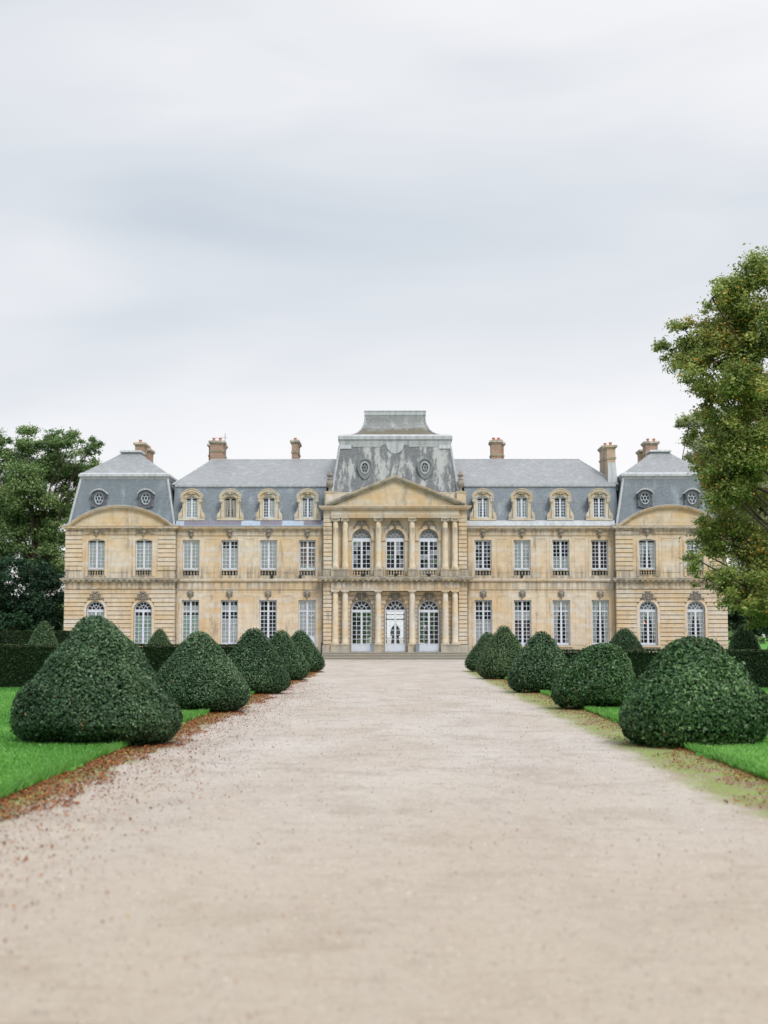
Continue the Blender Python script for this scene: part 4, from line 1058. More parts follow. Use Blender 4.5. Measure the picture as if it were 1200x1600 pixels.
for x in (-2.4, 2.36):
    zc_ = 15.12; yo = 1.30; n = 32; mb = MB()
    inn = [(x + .32 * math.cos(2 * math.pi * k / n), zc_ + .46 * math.sin(2 * math.pi * k / n)) for k in range(n)]
    key = [(0, .56), (20, .60), (40, .66), (65, .72), (90, .74), (115, .72), (140, .66), (160, .60), (180, .56), (210, .56), (235, .66), (255, .80), (270, .92), (285, .80), (305, .66), (330, .56), (360, .56)]
    def rad(a):
        for (a0, r0), (a1, r1) in zip(key[:-1], key[1:]):
            if a0 <= a <= a1: return r0 + (r1 - r0) * (a - a0) / (a1 - a0)
    out = [(x + rad(360 * k / n) * math.cos(2 * math.pi * k / n), zc_ + rad(360 * k / n) * math.sin(2 * math.pi * k / n)) for k in range(n)]
    mb.ribbon(inn, out, yo, yo + 1.0, True)
    mb.ribbon([(x + (p[0] - x) * .86, zc_ + (p[1] - zc_) * .86) for p in out], [(x + (p[0] - x) * 1.06, zc_ + (p[1] - zc_) * 1.06) for p in out], yo - .08, yo + .02, True)
    oc = mb.build('oculus_dormer', 'lead_mid', CH)
    fr = MB()
    fr.ribbon([(x + (p[0] - x) * .84, zc_ + (p[1] - zc_) * .86) for p in inn], [(x + (p[0] - x) * 1.12, zc_ + (p[1] - zc_) * 1.1) for p in inn], yo - .05, yo + .05, True)
    e8 = [(x + .12 * math.cos(2 * math.pi * k / 16), zc_ + .17 * math.sin(2 * math.pi * k / 16)) for k in range(16)]
    fr.ribbon([(x + (p[0] - x) * .72, zc_ + (p[1] - zc_) * .78) for p in e8], e8, yo + .0, yo + .04, True)
    for a in range(30, 390, 60): fr.bar((x + .12 * math.cos(R(a)), zc_ + .17 * math.sin(R(a))), (x + .28 * math.cos(R(a)), zc_ + .40 * math.sin(R(a))), .035, yo + .003, yo + .037)
    fr.build('window_frame', 'lead', oc)
    g = MB(); g.poly(inn, yo + .06, yo + .08); g.build('window_pane', 'glass', oc)
    g = MB(); g.poly(inn, yo + .3, yo + .33); g.build('oculus_back', 'grey_board', oc)

# --- chimneys
def chimney(x0, x1, y0, y1, z0, z1, pots=2, waist=None, slate_to=None, bm='brick'):
    mb = MB(); mb.box(x0, x1, y0, y1, z0, z1 - .28)
    st = mb.build('chimney', bm, CH)
    mb = MB(); mb.slab(x0, x1, y0, y1, z1 - .28, z1 - .16, .03, .10); mb.slab(x0, x1, y0, y1, z1 - .16, z1, .16, .14)
    wz = waist or z1 - 1.05
    mb.slab(x0, x1, y0, y1, wz, wz + .13, .04, .08); mb.build('chimney_cap', 'stone_grey', st)
    if slate_to:
        mb = MB(); mb.hexa([(x0 - .01, y0 - .45, z0), (x1 + .12, y0 - .45, z0), (x1 + .12, y0 + .3, z0), (x0 - .01, y0 + .3, z0)],
                           [(x0 + .05, y0 - .03, slate_to), (x1 + .01, y0 - .03, slate_to), (x1 + .01, y0 + .3, slate_to), (x0 + .05, y0 + .3, slate_to)])
        mb.build('chimney_flashing', 'lead', st)
    for i in range(pots):
        mb = MB(); xx = x0 + (x1 - x0) * (i + .5) / pots; mb.lathe(xx, (y0 + y1) / 2 - (y1 - y0) * .25, [(.11, z1 - .02), (.11, z1 + .2), (.14, z1 + .22), (.14, z1 + .27)], 10)
        mb.build('chimney_pot', 'pot', st)
    return st
chimney(-15.42, -14.35, 7.0, 8.3, 15.5, 18.05, 2, 17.1)
chimney(-15.75, -14.45, 8.7, 10.2, 15.5, 18.0, 1, 16.9)
chimney(-8.62, -8.12, 7.0, 10.0, 15.5, 18.1, 1, 17.0)
chimney(8.02, 8.85, 7.0, 8.6, 15.5, 18.05, 2, 16.75)
chimney(8.3, 9.2, 9.0, 10.2, 15.5, 18.15, 2, 16.9)
chimney(17.05, 17.72, 3.0, 4.6, 13.4, 17.12, 1, 16.0, 15.7, 'brick_pale')
chimney(17.05, 17.5, 5.0, 7.3, 13.4, 17.35, 1, 16.2, None, 'brick_pale')
chimney(-21.62, -20.88, 6.6, 8.2, 15.0, 17.85, 1, 16.9)
chimney(-21.3, -20.75, 8.8, 10.6, 14.2, 17.6, 2, 16.4)
chimney(20.84, 21.86, 7.0, 8.4, 15.0, 17.95, 2, 16.9)
chimney(20.8, 21.4, 9.2, 10.8, 14.2, 17.55, 0, 16.3)
mb = MB(); mb.box(-25.78, -25.38, 3.2, 4.2, 10.4, 13.0); mb.slab(-25.78, -25.38, 3.2, 4.2, 13.0, 13.25, .05, .12); mb.build('side_dormer', 'stone_grey', CH)
mb = MB(); mb.tube([(-14.25, 7.6, 16.2), (-14.25, 7.6, 18.75)], .025); mb.tube([(-15.0, 7.6, 18.35), (-14.1, 7.6, 18.4)], .015)
for i in range(5): mb.tube([(-15.0 + i * .18, 7.45, 18.35 + i * .01), (-15.0 + i * .18, 7.75, 18.35 + i * .01)], .012)
mb.build('antenna', 'metal', CH)
# rain pipes
for x, y, z0, z1, mt in ((-17.12, .7, .1, 10.1, 'stone_grey'), (17.12, .7, .1, 10.1, 'stone_grey'), (-5.72, .66, 1.3, 10.2, 'stone_grey'), (5.72, .66, .4, 10.2, 'stone_grey')):
    mb = MB(); mb.tube([(x, y, z0), (x, y, z1)], .055, 8)
    for k in range(5): mb.tube([(x, y, z0 + 1.2 + k * 2), (x, y, z0 + 1.28 + k * 2)], .085, 8)
    pp = mb.build('rain_pipe', mt, CH)
    if x in (-5.72,):
        mb = MB(); mb.tube([(x, y, .05), (x, y, 1.3)], .075, 8); mb.build('pipe_foot', 'iron', pp)

# ------------------------------------------------------------------ ground
def sheet(name, x0, x1, y0, y1, z, mat, nx=1, ny=1, kind='structure'):
    vs = []; fs = []
    for j in range(ny + 1):
        for i in range(nx + 1): vs.append((x0 + (x1 - x0) * i / nx, y0 + (y1 - y0) * j / ny, z))
    for j in range(ny):
        for i in range(nx):
            k = j * (nx + 1) + i; fs.append((k, k + 1, k + nx + 2, k + nx + 1))
    me = bpy.data.meshes.new(name); me.from_pydata(vs, [], fs); me.update(); me.materials.append(M[mat])
    return tag(link(bpy.data.objects.new(name, me)), kind=kind)
sheet('ground', -1500, 1500, -400, 2500, 0.0, 'lawn')
sheet('gravel_drive', -5.6, 5.6, -160, -34, 0.006, 'gravel')
sheet('forecourt', -60, 60, -34, 0.5, 0.006, 'gravel')
sheet('cobbled_strip', -9, 9, -9.0, -1.4, 0.010, 'setts')
sheet('rear_terrace', -45, 45, 12.9, 2400, 0.006, 'gravel')

LE, RE = -4.38, 4.68      # inner edges of the two lawns
for side, e in (('left', LE), ('right', RE)):
    s_ = -1 if side == 'left' else 1
    vs, fs = [], []; N = 500
    rr = random.Random(5 + s_)
    w1 = [rr.uniform(0, 6.28) for _ in range(6)]
    for i in range(N + 1):
        y = -116 + 82 * i / N
        d = .06 * math.sin(y * 1.3 + w1[0]) + .045 * math.sin(y * 3.7 + w1[1]) + .03 * math.sin(y * 9.1 + w1[2])
        vs += [(e + s_ * (-.05 + d), y, 0.002), (e + s_ * (.0 + d), y, .05), (e + s_ * (.10 + d), y, .07), (s_ * 48, y, .07)]
        if i:
            k = 4 * i
            for j in range(3): fs.append((k + j - 4, k + j, k + j + 1, k + j - 3))
    me = bpy.data.meshes.new('lawn'); me.from_pydata(vs, [], fs); me.update(); me.materials.append(M['lawn'])
    tag(link(bpy.data.objects.new('lawn', me)), kind='structure')

# ------------------------------------------------------------------ foliage
def quad_mesh(name, V, tint, mat, parent=None, tri=False):
    n = len(V); k = V.shape[1]
    me = bpy.data.meshes.new(name); me.vertices.add(n * k); me.vertices.foreach_set('co', V.reshape(-1).astype(np.float32))
    me.loops.add(n * k); me.loops.foreach_set('vertex_index', np.arange(n * k, dtype=np.int32))
    me.polygons.add(n); me.polygons.foreach_set('loop_start', np.arange(0, n * k, k, dtype=np.int32))
    me.polygons.foreach_set('loop_total', np.full(n, k, dtype=np.int32))
    me.update(calc_edges=True)
    at = me.attributes.new('tint', 'FLOAT', 'POINT'); at.data.foreach_set('value', np.repeat(tint, k).astype(np.float32))
    me.materials.append(M[mat]); me.validate()
    return link(bpy.data.objects.new(name, me), parent)
def unit(a): return a / np.maximum(np.linalg.norm(a, axis=1, keepdims=True), 1e-6)
def leaf_quads(P, Nn, size, aspect=.55, jit=.6):
    n = len(P); nn = unit(Nn + rng.normal(size=(n, 3)) * jit * rng.uniform(.4, 1.6, (n, 1))); t_ = unit(np.cross(nn, rng.normal(size=(n, 3)))); b_ = np.cross(nn, t_)
    s_ = (size * rng.choice([.6, .85, 1.0, 1.2, 1.5], n))[:, None] if np.isscalar(size) else size[:, None]
    cup = nn * s_ * .12
    return np.stack([P - t_ * s_ * .5, P + b_ * s_ * .5 * aspect + cup, P + t_ * s_ * .5, P - b_ * s_ * .5 * aspect + cup], 1)
def waves(P, seed, fr, amp, k=10):
    r = np.random.default_rng(seed); d = r.normal(size=(k, 3)); d /= np.linalg.norm(d, axis=1)[:, None]; ph = r.uniform(0, 6.28, k); f = fr * r.uniform(.6, 1.6, k)
    return amp * np.sin(P @ (d * f[:, None]).T + ph).sum(1) / math.sqrt(k)

CONE = [(0, .64), (.04, .82), (.09, .94), (.16, 1.0), (.26, .965), (.38, .86), (.52, .69), (.66, .515), (.78, .37), (.87, .255), (.93, .175), (.97, .115), (1, 0)]
DOME = [(0, .72), (.05, .88), (.12, .96), (.22, 1.0), (.34, .97), (.46, .87), (.58, .73), (.70, .57), (.80, .43), (.88, .32), (.94, .215), (.98, .12), (1, 0)]
ROUND = [(0, .78), (.06, .92), (.15, 1.0), (.28, 1.0), (.42, .93), (.56, .81), (.70, .64), (.82, .47), (.90, .34), (.95, .24), (.985, .12), (1, 0)]
ROUND_CONE = [(0, .66), (.04, .84), (.09, .95), (.16, 1.0), (.26, .975), (.38, .88), (.52, .725), (.66, .56), (.78, .42), (.87, .31), (.93, .225), (.97, .15), (1, 0)]
def topiary(x, dist, Rr, H, prof, nleaf, leaf, mat, label, seed, group, lump=.02, z0=.05, lean=0.0):
    y = dist - CAM_D
    pz = np.array([p[0] for p in prof]); pr = np.array([p[1] for p in prof])
    root = empty('topiary', (x, y, 0)); tag(root, label, 'topiary', group)
    def surf(u, a, inset=0.0):
        # u: 0..1 height, a: angle
        rr = np.interp(u, pz, pr) * Rr
        z = z0 + u * (H - z0)
        P = np.stack([rr * np.cos(a) + lean * u * H, rr * np.sin(a), z], 1)
        slope = np.gradient(np.interp(np.linspace(0, 1, 200), pz, pr) * Rr, (H - z0) / 199)
        sl = np.interp(u, np.linspace(0, 1, 200), slope)
        Nn = unit(np.stack([np.cos(a), np.sin(a), -sl], 1))
        dsp = waves(P + np.array([x, y, 0]), seed, 2.2, lump * 1.6) + waves(P, seed + 1, 7.0, lump)
        return P + Nn * (dsp - inset)[:, None], Nn, dsp
    # dense twiggy core
    nu, na = 26, 40; uu = np.repeat(np.linspace(0, 1, nu), na); aa = np.tile(np.linspace(0, 2 * np.pi, na, endpoint=False), nu)
    P, _, _ = surf(uu, aa, .045 + leaf * .3); mb = MB(); mb.v = [tuple(p) for p in P]
    for j in range(nu - 1):
        for i in range(na):
            i2 = (i + 1) % na; mb.f.append((j * na + i, j * na + i2, (j + 1) * na + i2, (j + 1) * na + i))
    mb.f.append(tuple(reversed(range(na))))
    mb.build('twigs', 'yew_core', root, True)
    mb = MB(); mb.lathe(0, 0, [(.16, -.02), (.12, .1), (.12, .5)], 8); mb.build('stem', 'bark', root)
    # area-weighted leaves over the surface
    ug = np.linspace(0, 1, 400); rg = np.interp(ug, pz, pr) * Rr; sl = np.gradient(rg, ug * (H - z0) + 1e-9)
    wgt = rg * np.sqrt(1 + sl ** 2); cdf = np.cumsum(wgt); cdf /= cdf[-1]
    u = np.interp(rng.random(nleaf), cdf, ug); a = rng.random(nleaf) * 2 * np.pi
    # a disc of leaves closes the underside edge
    P, Nn, dsp = surf(u, a); dep = rng.random(nleaf) ** 1.5
    P = P - Nn * (dep * (.05 + leaf * .5))[:, None] + Nn * leaf * .25
    sp = rng.random(nleaf) < .02 ; P[sp] += Nn[sp] * leaf * rng.random(sp.sum())[:, None] * 1.3
    tint = .38 + waves(P, seed + 3, 5.0, .10) + waves(P, seed + 4, 1.5, .07) + rng.normal(size=nleaf) * .24 + dsp / max(lump, 1e-3) * .03
    tint = np.clip(tint, 0, .9); odd = rng.random(nleaf) < .004 + .03 * (waves(P, seed + 8, 3.0, 1.0) > 1.3); tint[odd] = 1.0
    quad_mesh('foliage', leaf_quads(P, Nn, leaf), tint, mat, root)
    return root

G1 = 'clipped cones along the left of the drive'; G2 = 'clipped cones along the right of the drive'
topiary(-4.92, 24.6, 1.36, 2.13, ROUND_CONE, 42000, .046, 'yew', 'biggest clipped yew cone, nearest on the left of the drive', 21, G1, .036, lean=.0)
topiary(-4.70, 35.2, 1.23, 1.92, ROUND_CONE, 26000, .044, 'yew', 'second clipped yew cone from the camera on the left, beside the short hedge', 22, G1, .016)
topiary(-4.42, 46.2, 1.17, 2.06, ROUND_CONE, 14000, .052, 'yew', 'middle one of the five clipped yew cones on the left side of the drive', 23, G1, .014)
topiary(-4.62, 60.0, 1.14, 2.05, ROUND_CONE, 11000, .055, 'yew', 'fourth clipped yew cone from the camera on the left, beyond the hedge end', 24, G1, .013)
topiary(-4.70, 73.5, 1.22, 2.12, ROUND_CONE, 9000, .06, 'yew', 'farthest clipped yew cone on the left, closest to the front steps', 25, G1, .013)
topiary(5.0, 24.6, 1.24, 1.80, ROUND, 27000, .058, 'laurel', 'big shaggy rounded bush nearest on the right of the drive', 31, G2, .042)
topiary(5.02, 36.6, 1.13, 1.63, ROUND, 17000, .058, 'laurel', 'lowest roundest bush, second on the right of the drive', 32, G2, .042)
topiary(4.70, 47.2, 1.05, 1.97, DOME, 12000, .055, 'yew', 'middle one of the five clipped bushes on the right, in front of the hedge end', 33, G2, .016)
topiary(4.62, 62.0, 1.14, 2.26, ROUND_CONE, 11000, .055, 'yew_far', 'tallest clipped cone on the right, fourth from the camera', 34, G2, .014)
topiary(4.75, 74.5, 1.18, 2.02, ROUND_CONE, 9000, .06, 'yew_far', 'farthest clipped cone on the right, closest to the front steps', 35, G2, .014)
G3 = 'clipped cones beyond the hedges'
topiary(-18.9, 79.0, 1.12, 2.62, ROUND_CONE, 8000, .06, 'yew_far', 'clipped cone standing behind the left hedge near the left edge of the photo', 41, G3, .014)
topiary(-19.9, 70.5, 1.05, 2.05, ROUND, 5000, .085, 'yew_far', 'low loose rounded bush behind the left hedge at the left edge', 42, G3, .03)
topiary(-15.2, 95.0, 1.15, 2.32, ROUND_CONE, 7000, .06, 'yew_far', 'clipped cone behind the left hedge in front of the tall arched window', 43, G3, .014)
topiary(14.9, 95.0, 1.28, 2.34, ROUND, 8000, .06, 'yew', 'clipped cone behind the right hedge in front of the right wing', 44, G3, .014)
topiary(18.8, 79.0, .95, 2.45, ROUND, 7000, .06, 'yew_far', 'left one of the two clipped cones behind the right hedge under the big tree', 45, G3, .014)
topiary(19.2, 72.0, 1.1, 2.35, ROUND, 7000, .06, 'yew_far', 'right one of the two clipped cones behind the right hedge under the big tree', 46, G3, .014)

def hedge(x0, x1, y0, y1, H, nleaf, leaf, label, seed, zb=0.0, group=None):
    root = empty('hedge', ((x0 + x1) / 2, (y0 + y1) / 2, zb)); tag(root, label, 'hedge', group)
    cx, cy = (x0 + x1) / 2, (y0 + y1) / 2; a, c = (x1 - x0) / 2, (y1 - y0) / 2
    mb = MB(); mb.box(-a + .07, a - .07, -c + .07, c - .07, 0, H - .07); mb.build('twigs', 'yew_core', root)
    areas = np.array([2 * a * H, 2 * a * H, 2 * c * H, 2 * c * H, 4 * a * c * 1.6]); f = rng.choice(5, nleaf, p=areas / areas.sum())
    u, v = rng.uniform(-1, 1, nleaf), rng.random(nleaf)
    P = np.zeros((nleaf, 3)); Nn = np.zeros((nleaf, 3))
    for k, (ax, sg) in enumerate(((1, -1), (1, 1), (0, -1), (0, 1))):
        m_ = f == k
        if ax == 1: P[m_] = np.stack([u[m_] * a, np.full(m_.sum(), sg * c), v[m_] * H], 1); Nn[m_, 1] = sg
        else: P[m_] = np.stack([np.full(m_.sum(), sg * a), u[m_] * c, v[m_] * H], 1); Nn[m_, 0] = sg
    m_ = f == 4; P[m_] = np.stack([u[m_] * a, rng.uniform(-1, 1, m_.sum()) * c, np.full(m_.sum(), H)], 1); Nn[m_, 2] = 1
    P += Nn * (waves(P, seed, 3.0, .018) - rng.random(nleaf) * .06 + .02)[:, None]
    tint = np.clip(.35 + rng.normal(size=nleaf) * .16 + .35 * m_, 0, .9)      # top leaves tinted lighter, light from above painted in
    tint[(rng.random(nleaf) < .05) & m_] = 1.0
    quad_mesh('foliage', leaf_quads(P, Nn, leaf), tint, 'hedge', root)
hedge(-19.5, -5.25, -64.6, -63.5, 1.50, 30000, .065, 'dark clipped hedge across the lawn on the left, behind the nearest cones', 51)
hedge(5.65, 19.0, -64.6, -63.5, 1.32, 28000, .065, 'dark clipped hedge across the lawn on the right, behind the nearest bushes', 52)
hedge(-27.2, -21.5, -12.5, -11.6, 2.15, 9000, .11, 'far clipped hedge in front of the left end of the mansion', 53)
hedge(26.8, 36, -12.5, -11.6, 1.9, 9000, .11, 'far clipped hedge in front of the right end of the mansion', 54)

def tree(x, y, H, lobes, mat, label, group, seed, leaf=.16, per=330, clumps=18, trunk_r=.35, name='tree', trunk_top=.62, cl_r=.40, odd=.0, flat=.75):
    """lobes: (x, y, z, r) relative to the trunk foot"""
    r = random.Random(seed); root = empty(name, (x, y, 0)); tag(root, label, 'tree', group)
    tr = MB(); top = H * trunk_top
    pts = [(0, 0, -.1), (.1, 0, top * .3), (-.1, .1, top * .6), (.15, -.1, top)]
    tr.tube(pts, [trunk_r * 1.3, trunk_r, trunk_r * .8, trunk_r * .45], 10)
    tr.build('trunk', 'bark', root, True)
    br = MB(); Ps, Ns, Ts = [], [], []
    for (lx, ly, lz, lr) in lobes:
        zs = min(top * .95, max(top * .25, lz * .62)); a = Vector((0, 0, zs)); c = Vector((lx, ly, lz))
        mid = (a + c) / 2 + Vector((r.uniform(-.4, .4), r.uniform(-.4, .4), -.10 * (c - a).length))
        br.tube([a, mid, c], [trunk_r * .26, trunk_r * .15, .03], 6)
        n = max(5, int(clumps * min(2.2, (lr / 1.6) ** 1.6)))
        for k in range(n):
            d = Vector((r.gauss(0, 1), r.gauss(0, 1), r.gauss(0, 1) * .9)).normalized(); q = r.uniform(.45, 1.0)
            cc = c + d * lr * q; cr = lr * cl_r * r.choice((.55, .75, .9, 1.1, 1.5))
            br.tube([c + (cc - c) * .1, (c + cc) / 2 + Vector((0, 0, -.08 * lr)), cc], [.03, .022, .01], 4)
            m_ = int(per * (cr / (1.6 * .3)) ** 2 * r.uniform(.7, 1.2)) + 10
            dd = rng.normal(size=(m_, 3)); dd /= np.linalg.norm(dd, axis=1)[:, None]
            rad_ = cr * rng.random(m_) ** .55 * (1 + .35 * np.sin(dd[:, 0] * 5 + k) * np.cos(dd[:, 1] * 4 + lx))
            p = dd * (rad_ * rng.choice([1.0, 1.0, 1.35], m_))[:, None] * np.array([1.15, 1.15, flat]) + np.array(cc); p[:, 2] -= .10 * (dd[:, 0] ** 2 + dd[:, 1] ** 2) * cr
            Ps.append(p); Ns.append(dd * .5 + np.array([0, 0, .9])); base = r.gauss(.45, .14)
            tt = base + rng.normal(size=m_) * .13
            tt = np.clip(tt, 0, .9)
            if odd:
                pr_ = odd * (5 if r.random() < .12 else .6); tt[rng.random(m_) < pr_] = 1.0
            Ts.append(tt)
    br.build('branches', 'bark', root, True)
    P = np.concatenate(Ps); Nn = unit(np.concatenate(Ns)); T = np.concatenate(Ts)
    quad_mesh('crown', leaf_quads(P, Nn, leaf, .62, .7), T, mat, root)
    return root
def px_lobes(lst, dist, tx, depth, seed, zmin=0.5):
    r = random.Random(seed); k = 2294.0 / dist; out = []
    for (px_, py_, rp) in lst:
        out.append(((px_ - 616) / k - tx, r.uniform(-depth, depth), 1.8 + (994 - py_) / k, rp / k))
    return out

# big tree on the right, trunk just outside the frame
tx, td = 22.4, 76.0
L = px_lobes([(1092, 590, 24), (1108, 625, 26), (1100, 660, 22), (1104, 700, 24), (1118, 745, 24), (1085, 505, 22), (1150, 740, 40), (1100, 575, 30), (1147, 432, 34), (1196, 420, 40), (1110, 470, 26), (1150, 480, 42), (1065, 528, 30), (1100, 540, 38), (1150, 540, 48), (1200, 510, 50), (1120, 590, 34), (1165, 610, 48), (1205, 620, 50),
              (1125, 660, 38), (1170, 690, 50), (1120, 720, 30), (1130, 765, 36), (1180, 770, 50), (1110, 820, 30), (1150, 835, 42), (1195, 850, 46), (1085, 880, 20), (1105, 862, 26), (1125, 895, 36),
              (1165, 910, 42), (1205, 925, 46), (1140, 942, 26), (1180, 960, 26), (1215, 960, 30), (1100, 905, 20)], td, tx, 2.6, 61)
rr = random.Random(9)
for k in range(26):
    a = rr.uniform(-1.2, 1.9); q = rr.uniform(.5, 1.0); zz = rr.uniform(4, 22); w_ = 6.8 * math.sqrt(max(.05, 1 - ((zz - 12) / 12.5) ** 2))
    L.append((math.cos(a) * w_ * q + .5, math.sin(a * 1.6) * w_ * q, zz, rr.uniform(1.3, 2.0)))
tree(tx, td - CAM_D, 21, L, 'autumn', 'huge broadleaf tree turning yellow, leaning into the photo from the right edge', None, 62, leaf=.145, per=330, clumps=18, trunk_r=.5, odd=.05, name='broadleaf_tree')
# trees left of the house
tx, td = -31.8, 129.0
L = px_lobes([(88, 845, 24), (80, 875, 26), (60, 890, 26), (98, 870, 16), (45, 680, 18), (80, 700, 20), (110, 690, 16), (148, 690, 10), (40, 745, 26), (100, 720, 20), (70, 800, 26), (20, 800, 26), (95, 810, 14), (28, 700, 26), (62, 686, 22), (98, 684, 20), (135, 702, 20), (122, 728, 22), (20, 735, 28), (60, 730, 34), (92, 740, 26), (15, 780, 30), (50, 775, 34), (88, 790, 26), (110, 765, 16), (35, 820, 34), (75, 830, 26), (8, 850, 30), (50, 865, 30), (140, 735, 12)], td, tx, 2.5, 63)
tree(tx, td - CAM_D, 19, L, 'green_tree', 'tall green broadleaf tree rising behind the left end of the mansion', 'trees left of the mansion', 64, leaf=.19, per=190, clumps=16, trunk_r=.45, name='broadleaf_tree')
tx, td = -37.2, 132.0
L = px_lobes([(-5, 700, 24), (-30, 690, 30), (-15, 745, 28), (-45, 750, 36), (-20, 800, 34), (-60, 800, 36), (-10, 850, 26), (-40, 870, 40), (-75, 720, 30)], td, tx, 2.5, 65)
tree(tx, td - CAM_D, 19, L, 'green_tree', 'tall broadleaf tree cut off by the left edge of the photo', 'trees left of the mansion', 66, leaf=.19, per=190, clumps=16, trunk_r=.45, name='broadleaf_tree')
for i, (px_, td, lst, lab) in enumerate(((20, 121, [(5, 985, 30), (30, 985, 24), (5, 905, 36), (30, 895, 26), (20, 950, 44), (-5, 975, 30), (45, 965, 30)], 'dark evergreen tree under the tall trees at the left edge'),
                                    (66, 124, [(60, 900, 28), (75, 930, 32), (55, 960, 36), (85, 965, 26), (88, 905, 16)], 'dark evergreen tree close beside the left end wall of the mansion'),
                                    (-40, 126, [(-40, 890, 40), (-25, 940, 44), (-60, 950, 44), (-70, 900, 30)], 'dark evergreen tree just outside the left edge'),)):
    tx = (px_ - 616) * td / 2294
    tree(tx, td - CAM_D, 8, px_lobes(lst, td, tx, 1.2, 70 + i), 'dark_tree', lab, 'dark evergreens left of the mansion', 80 + i, leaf=.2, per=150, clumps=18, trunk_r=.2, name='evergreen_tree', cl_r=.36)
tx, td = 26.5, 142.0
L = px_lobes([(1075, 668, 20), (1095, 690, 24), (1085, 720, 22), (1110, 660, 24), (1130, 700, 34), (1150, 660, 30), (1110, 750, 34), (1160, 760, 40), (1180, 700, 34), (1190, 800, 40)], td, tx, 2, 91)
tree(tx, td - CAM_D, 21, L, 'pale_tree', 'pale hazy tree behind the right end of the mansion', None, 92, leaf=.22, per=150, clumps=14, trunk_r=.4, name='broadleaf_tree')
for i, (px_, td, lst, lab) in enumerate(((1170, 117, [(1152, 965, 20), (1150, 935, 18), (1165, 985, 20), (1195, 985, 22), (1225, 985, 24), (1160, 930, 26), (1175, 960, 30), (1190, 910, 34), (1200, 960, 36)], 'dark evergreen tree beside the right end wall of the mansion'),
                                    (1225, 119, [(1230, 900, 40), (1225, 950, 40), (1250, 960, 36)], 'dark evergreen tree at the right edge behind the big tree'),)):
    tx = (px_ - 616) * td / 2294
    tree(tx, td - CAM_D, 8, px_lobes(lst, td, tx, 1.2, 95 + i), 'dark_tree', lab, 'dark evergreens right of the mansion', 97 + i, leaf=.2, per=150, clumps=18, trunk_r=.2, name='evergreen_tree', cl_r=.36)
# garden trees seen through the glass doors of the hall
for s_ in (-1, 1):
    L = [(s_ * dx, dy, z, 1.25) for dx, dy, z in ((-1.6, 0, 1.2), (0, .6, 1.2), (1.6, 0, 1.2), (-1.5, .6, 2.6), (0, -.4, 2.8), (1.6, .6, 2.8), (-1.3, 0, 4.0), (1, 0, 4.2), (0, .4, 5.2))]
    tree(s_ * 4.9, 32, 6, L, 'green_tree', 'bushy garden tree behind the mansion, seen through the %s glass door of the hall' % ('left' if s_ < 0 else 'right'), None, 110 + s_, leaf=.25, per=200, clumps=18, trunk_r=.2, name='garden_tree', cl_r=.42)

# far wood closing the horizon on both sides
N = 26000; P = np.zeros((N, 3)); sd_ = np.where(rng.random(N) < .5, -1, 1); P[:, 0] = sd_ * rng.uniform(22, 330, N); P[:, 1] = 230 + rng.uniform(0, 14, N)
hh = 10 + waves(P * np.array([1, 0, 0]), 5, .16, 1.6) + waves(P * np.array([1, 0, 0]), 6, .5, .8); P[:, 2] = hh * rng.random(N) ** .7
quad_mesh('woodland', leaf_quads(P, np.tile(np.array([[0, -1, .6]]), (N, 1)), 1.5, .8), np.clip(rng.normal(.3, .2, N), 0, .9), 'green_tree')
tag(bpy.data.objects['woodland'], 'distant line of woodland behind the mansion', 'woodland', kind='stuff')

# ------------------------------------------------------------------ grass blades
def blades(name, n, xf, yr, hgt, wid, dens_pow, lab):
    d = yr[0] + (yr[1] - yr[0]) * rng.random(n) ** dens_pow; x = xf(d, rng.random(n)); y = d - CAM_D
    P = np.stack([x, y, np.full(n, .06)], 1); a = rng.random(n) * 6.283
    T = np.stack([np.cos(a), np.sin(a), np.zeros(n)], 1) * (wid * rng.uniform(.6, 1.3, n))[:, None] * (1 + d / 40)[:, None]
    h = hgt * rng.uniform(.5, 1.3, n); tip = np.stack([rng.normal(0, .45, n) * h, rng.normal(0, .45, n) * h, h], 1)
    V = np.stack([P - T, P + T, P + tip], 1)
    tint = np.clip(.45 + waves(P, 3, 1.6, .13) + waves(P, 4, .5, .08) + rng.normal(0, .17, n), 0, .9); tint[rng.random(n) < .012] = 1.0
    o = quad_mesh(name, V, tint, 'blade'); tag(o, lab, 'grass', kind='stuff')
blades('grass', 210000, lambda d, u: LE - .02 + .05 * np.sin(d * 1.3) - u ** 1.5 * (d * .30 + 3.5), (13, 50), .05, .009, 1.0, 'short green grass of the left lawn')
blades('grass', 160000, lambda d, u: RE + .02 + .05 * np.sin(d * 1.1) + u ** 1.5 * (d * .30 + 3.5), (16, 50), .045, .009, 1.0, 'short green grass of the right lawn')
n = 26000     # shaggy lawn borders
def edge(s_, e, n, lab):
    d = rng.uniform(12, 75, n) ; d = 12 + 63 * rng.random(n) ** 1.5
    P = np.stack([e + s_ * (rng.random(n) * .22 - .07), d - CAM_D, np.full(n, .03)], 1); a = rng.random(n) * 6.283
    T = np.stack([np.cos(a), np.sin(a), np.zeros(n)], 1) * (.010 * (1 + d / 40))[:, None]; h = rng.uniform(.04, .12, n)
    tip = np.stack([-s_ * rng.uniform(0, .8, n) * h, rng.normal(0, .4, n) * h, h], 1)
    tint = np.clip(.4 + rng.normal(0, .16, n), 0, .9); tint[rng.random(n) < .02] = 1
    tag(quad_mesh('grass', np.stack([P - T, P + T, P + tip], 1), tint, 'blade'), lab, 'grass', kind='stuff')
edge(-1, LE, 24000, 'long grass hanging over the left lawn edge'); edge(1, RE, 24000, 'long grass hanging over the right lawn edge')

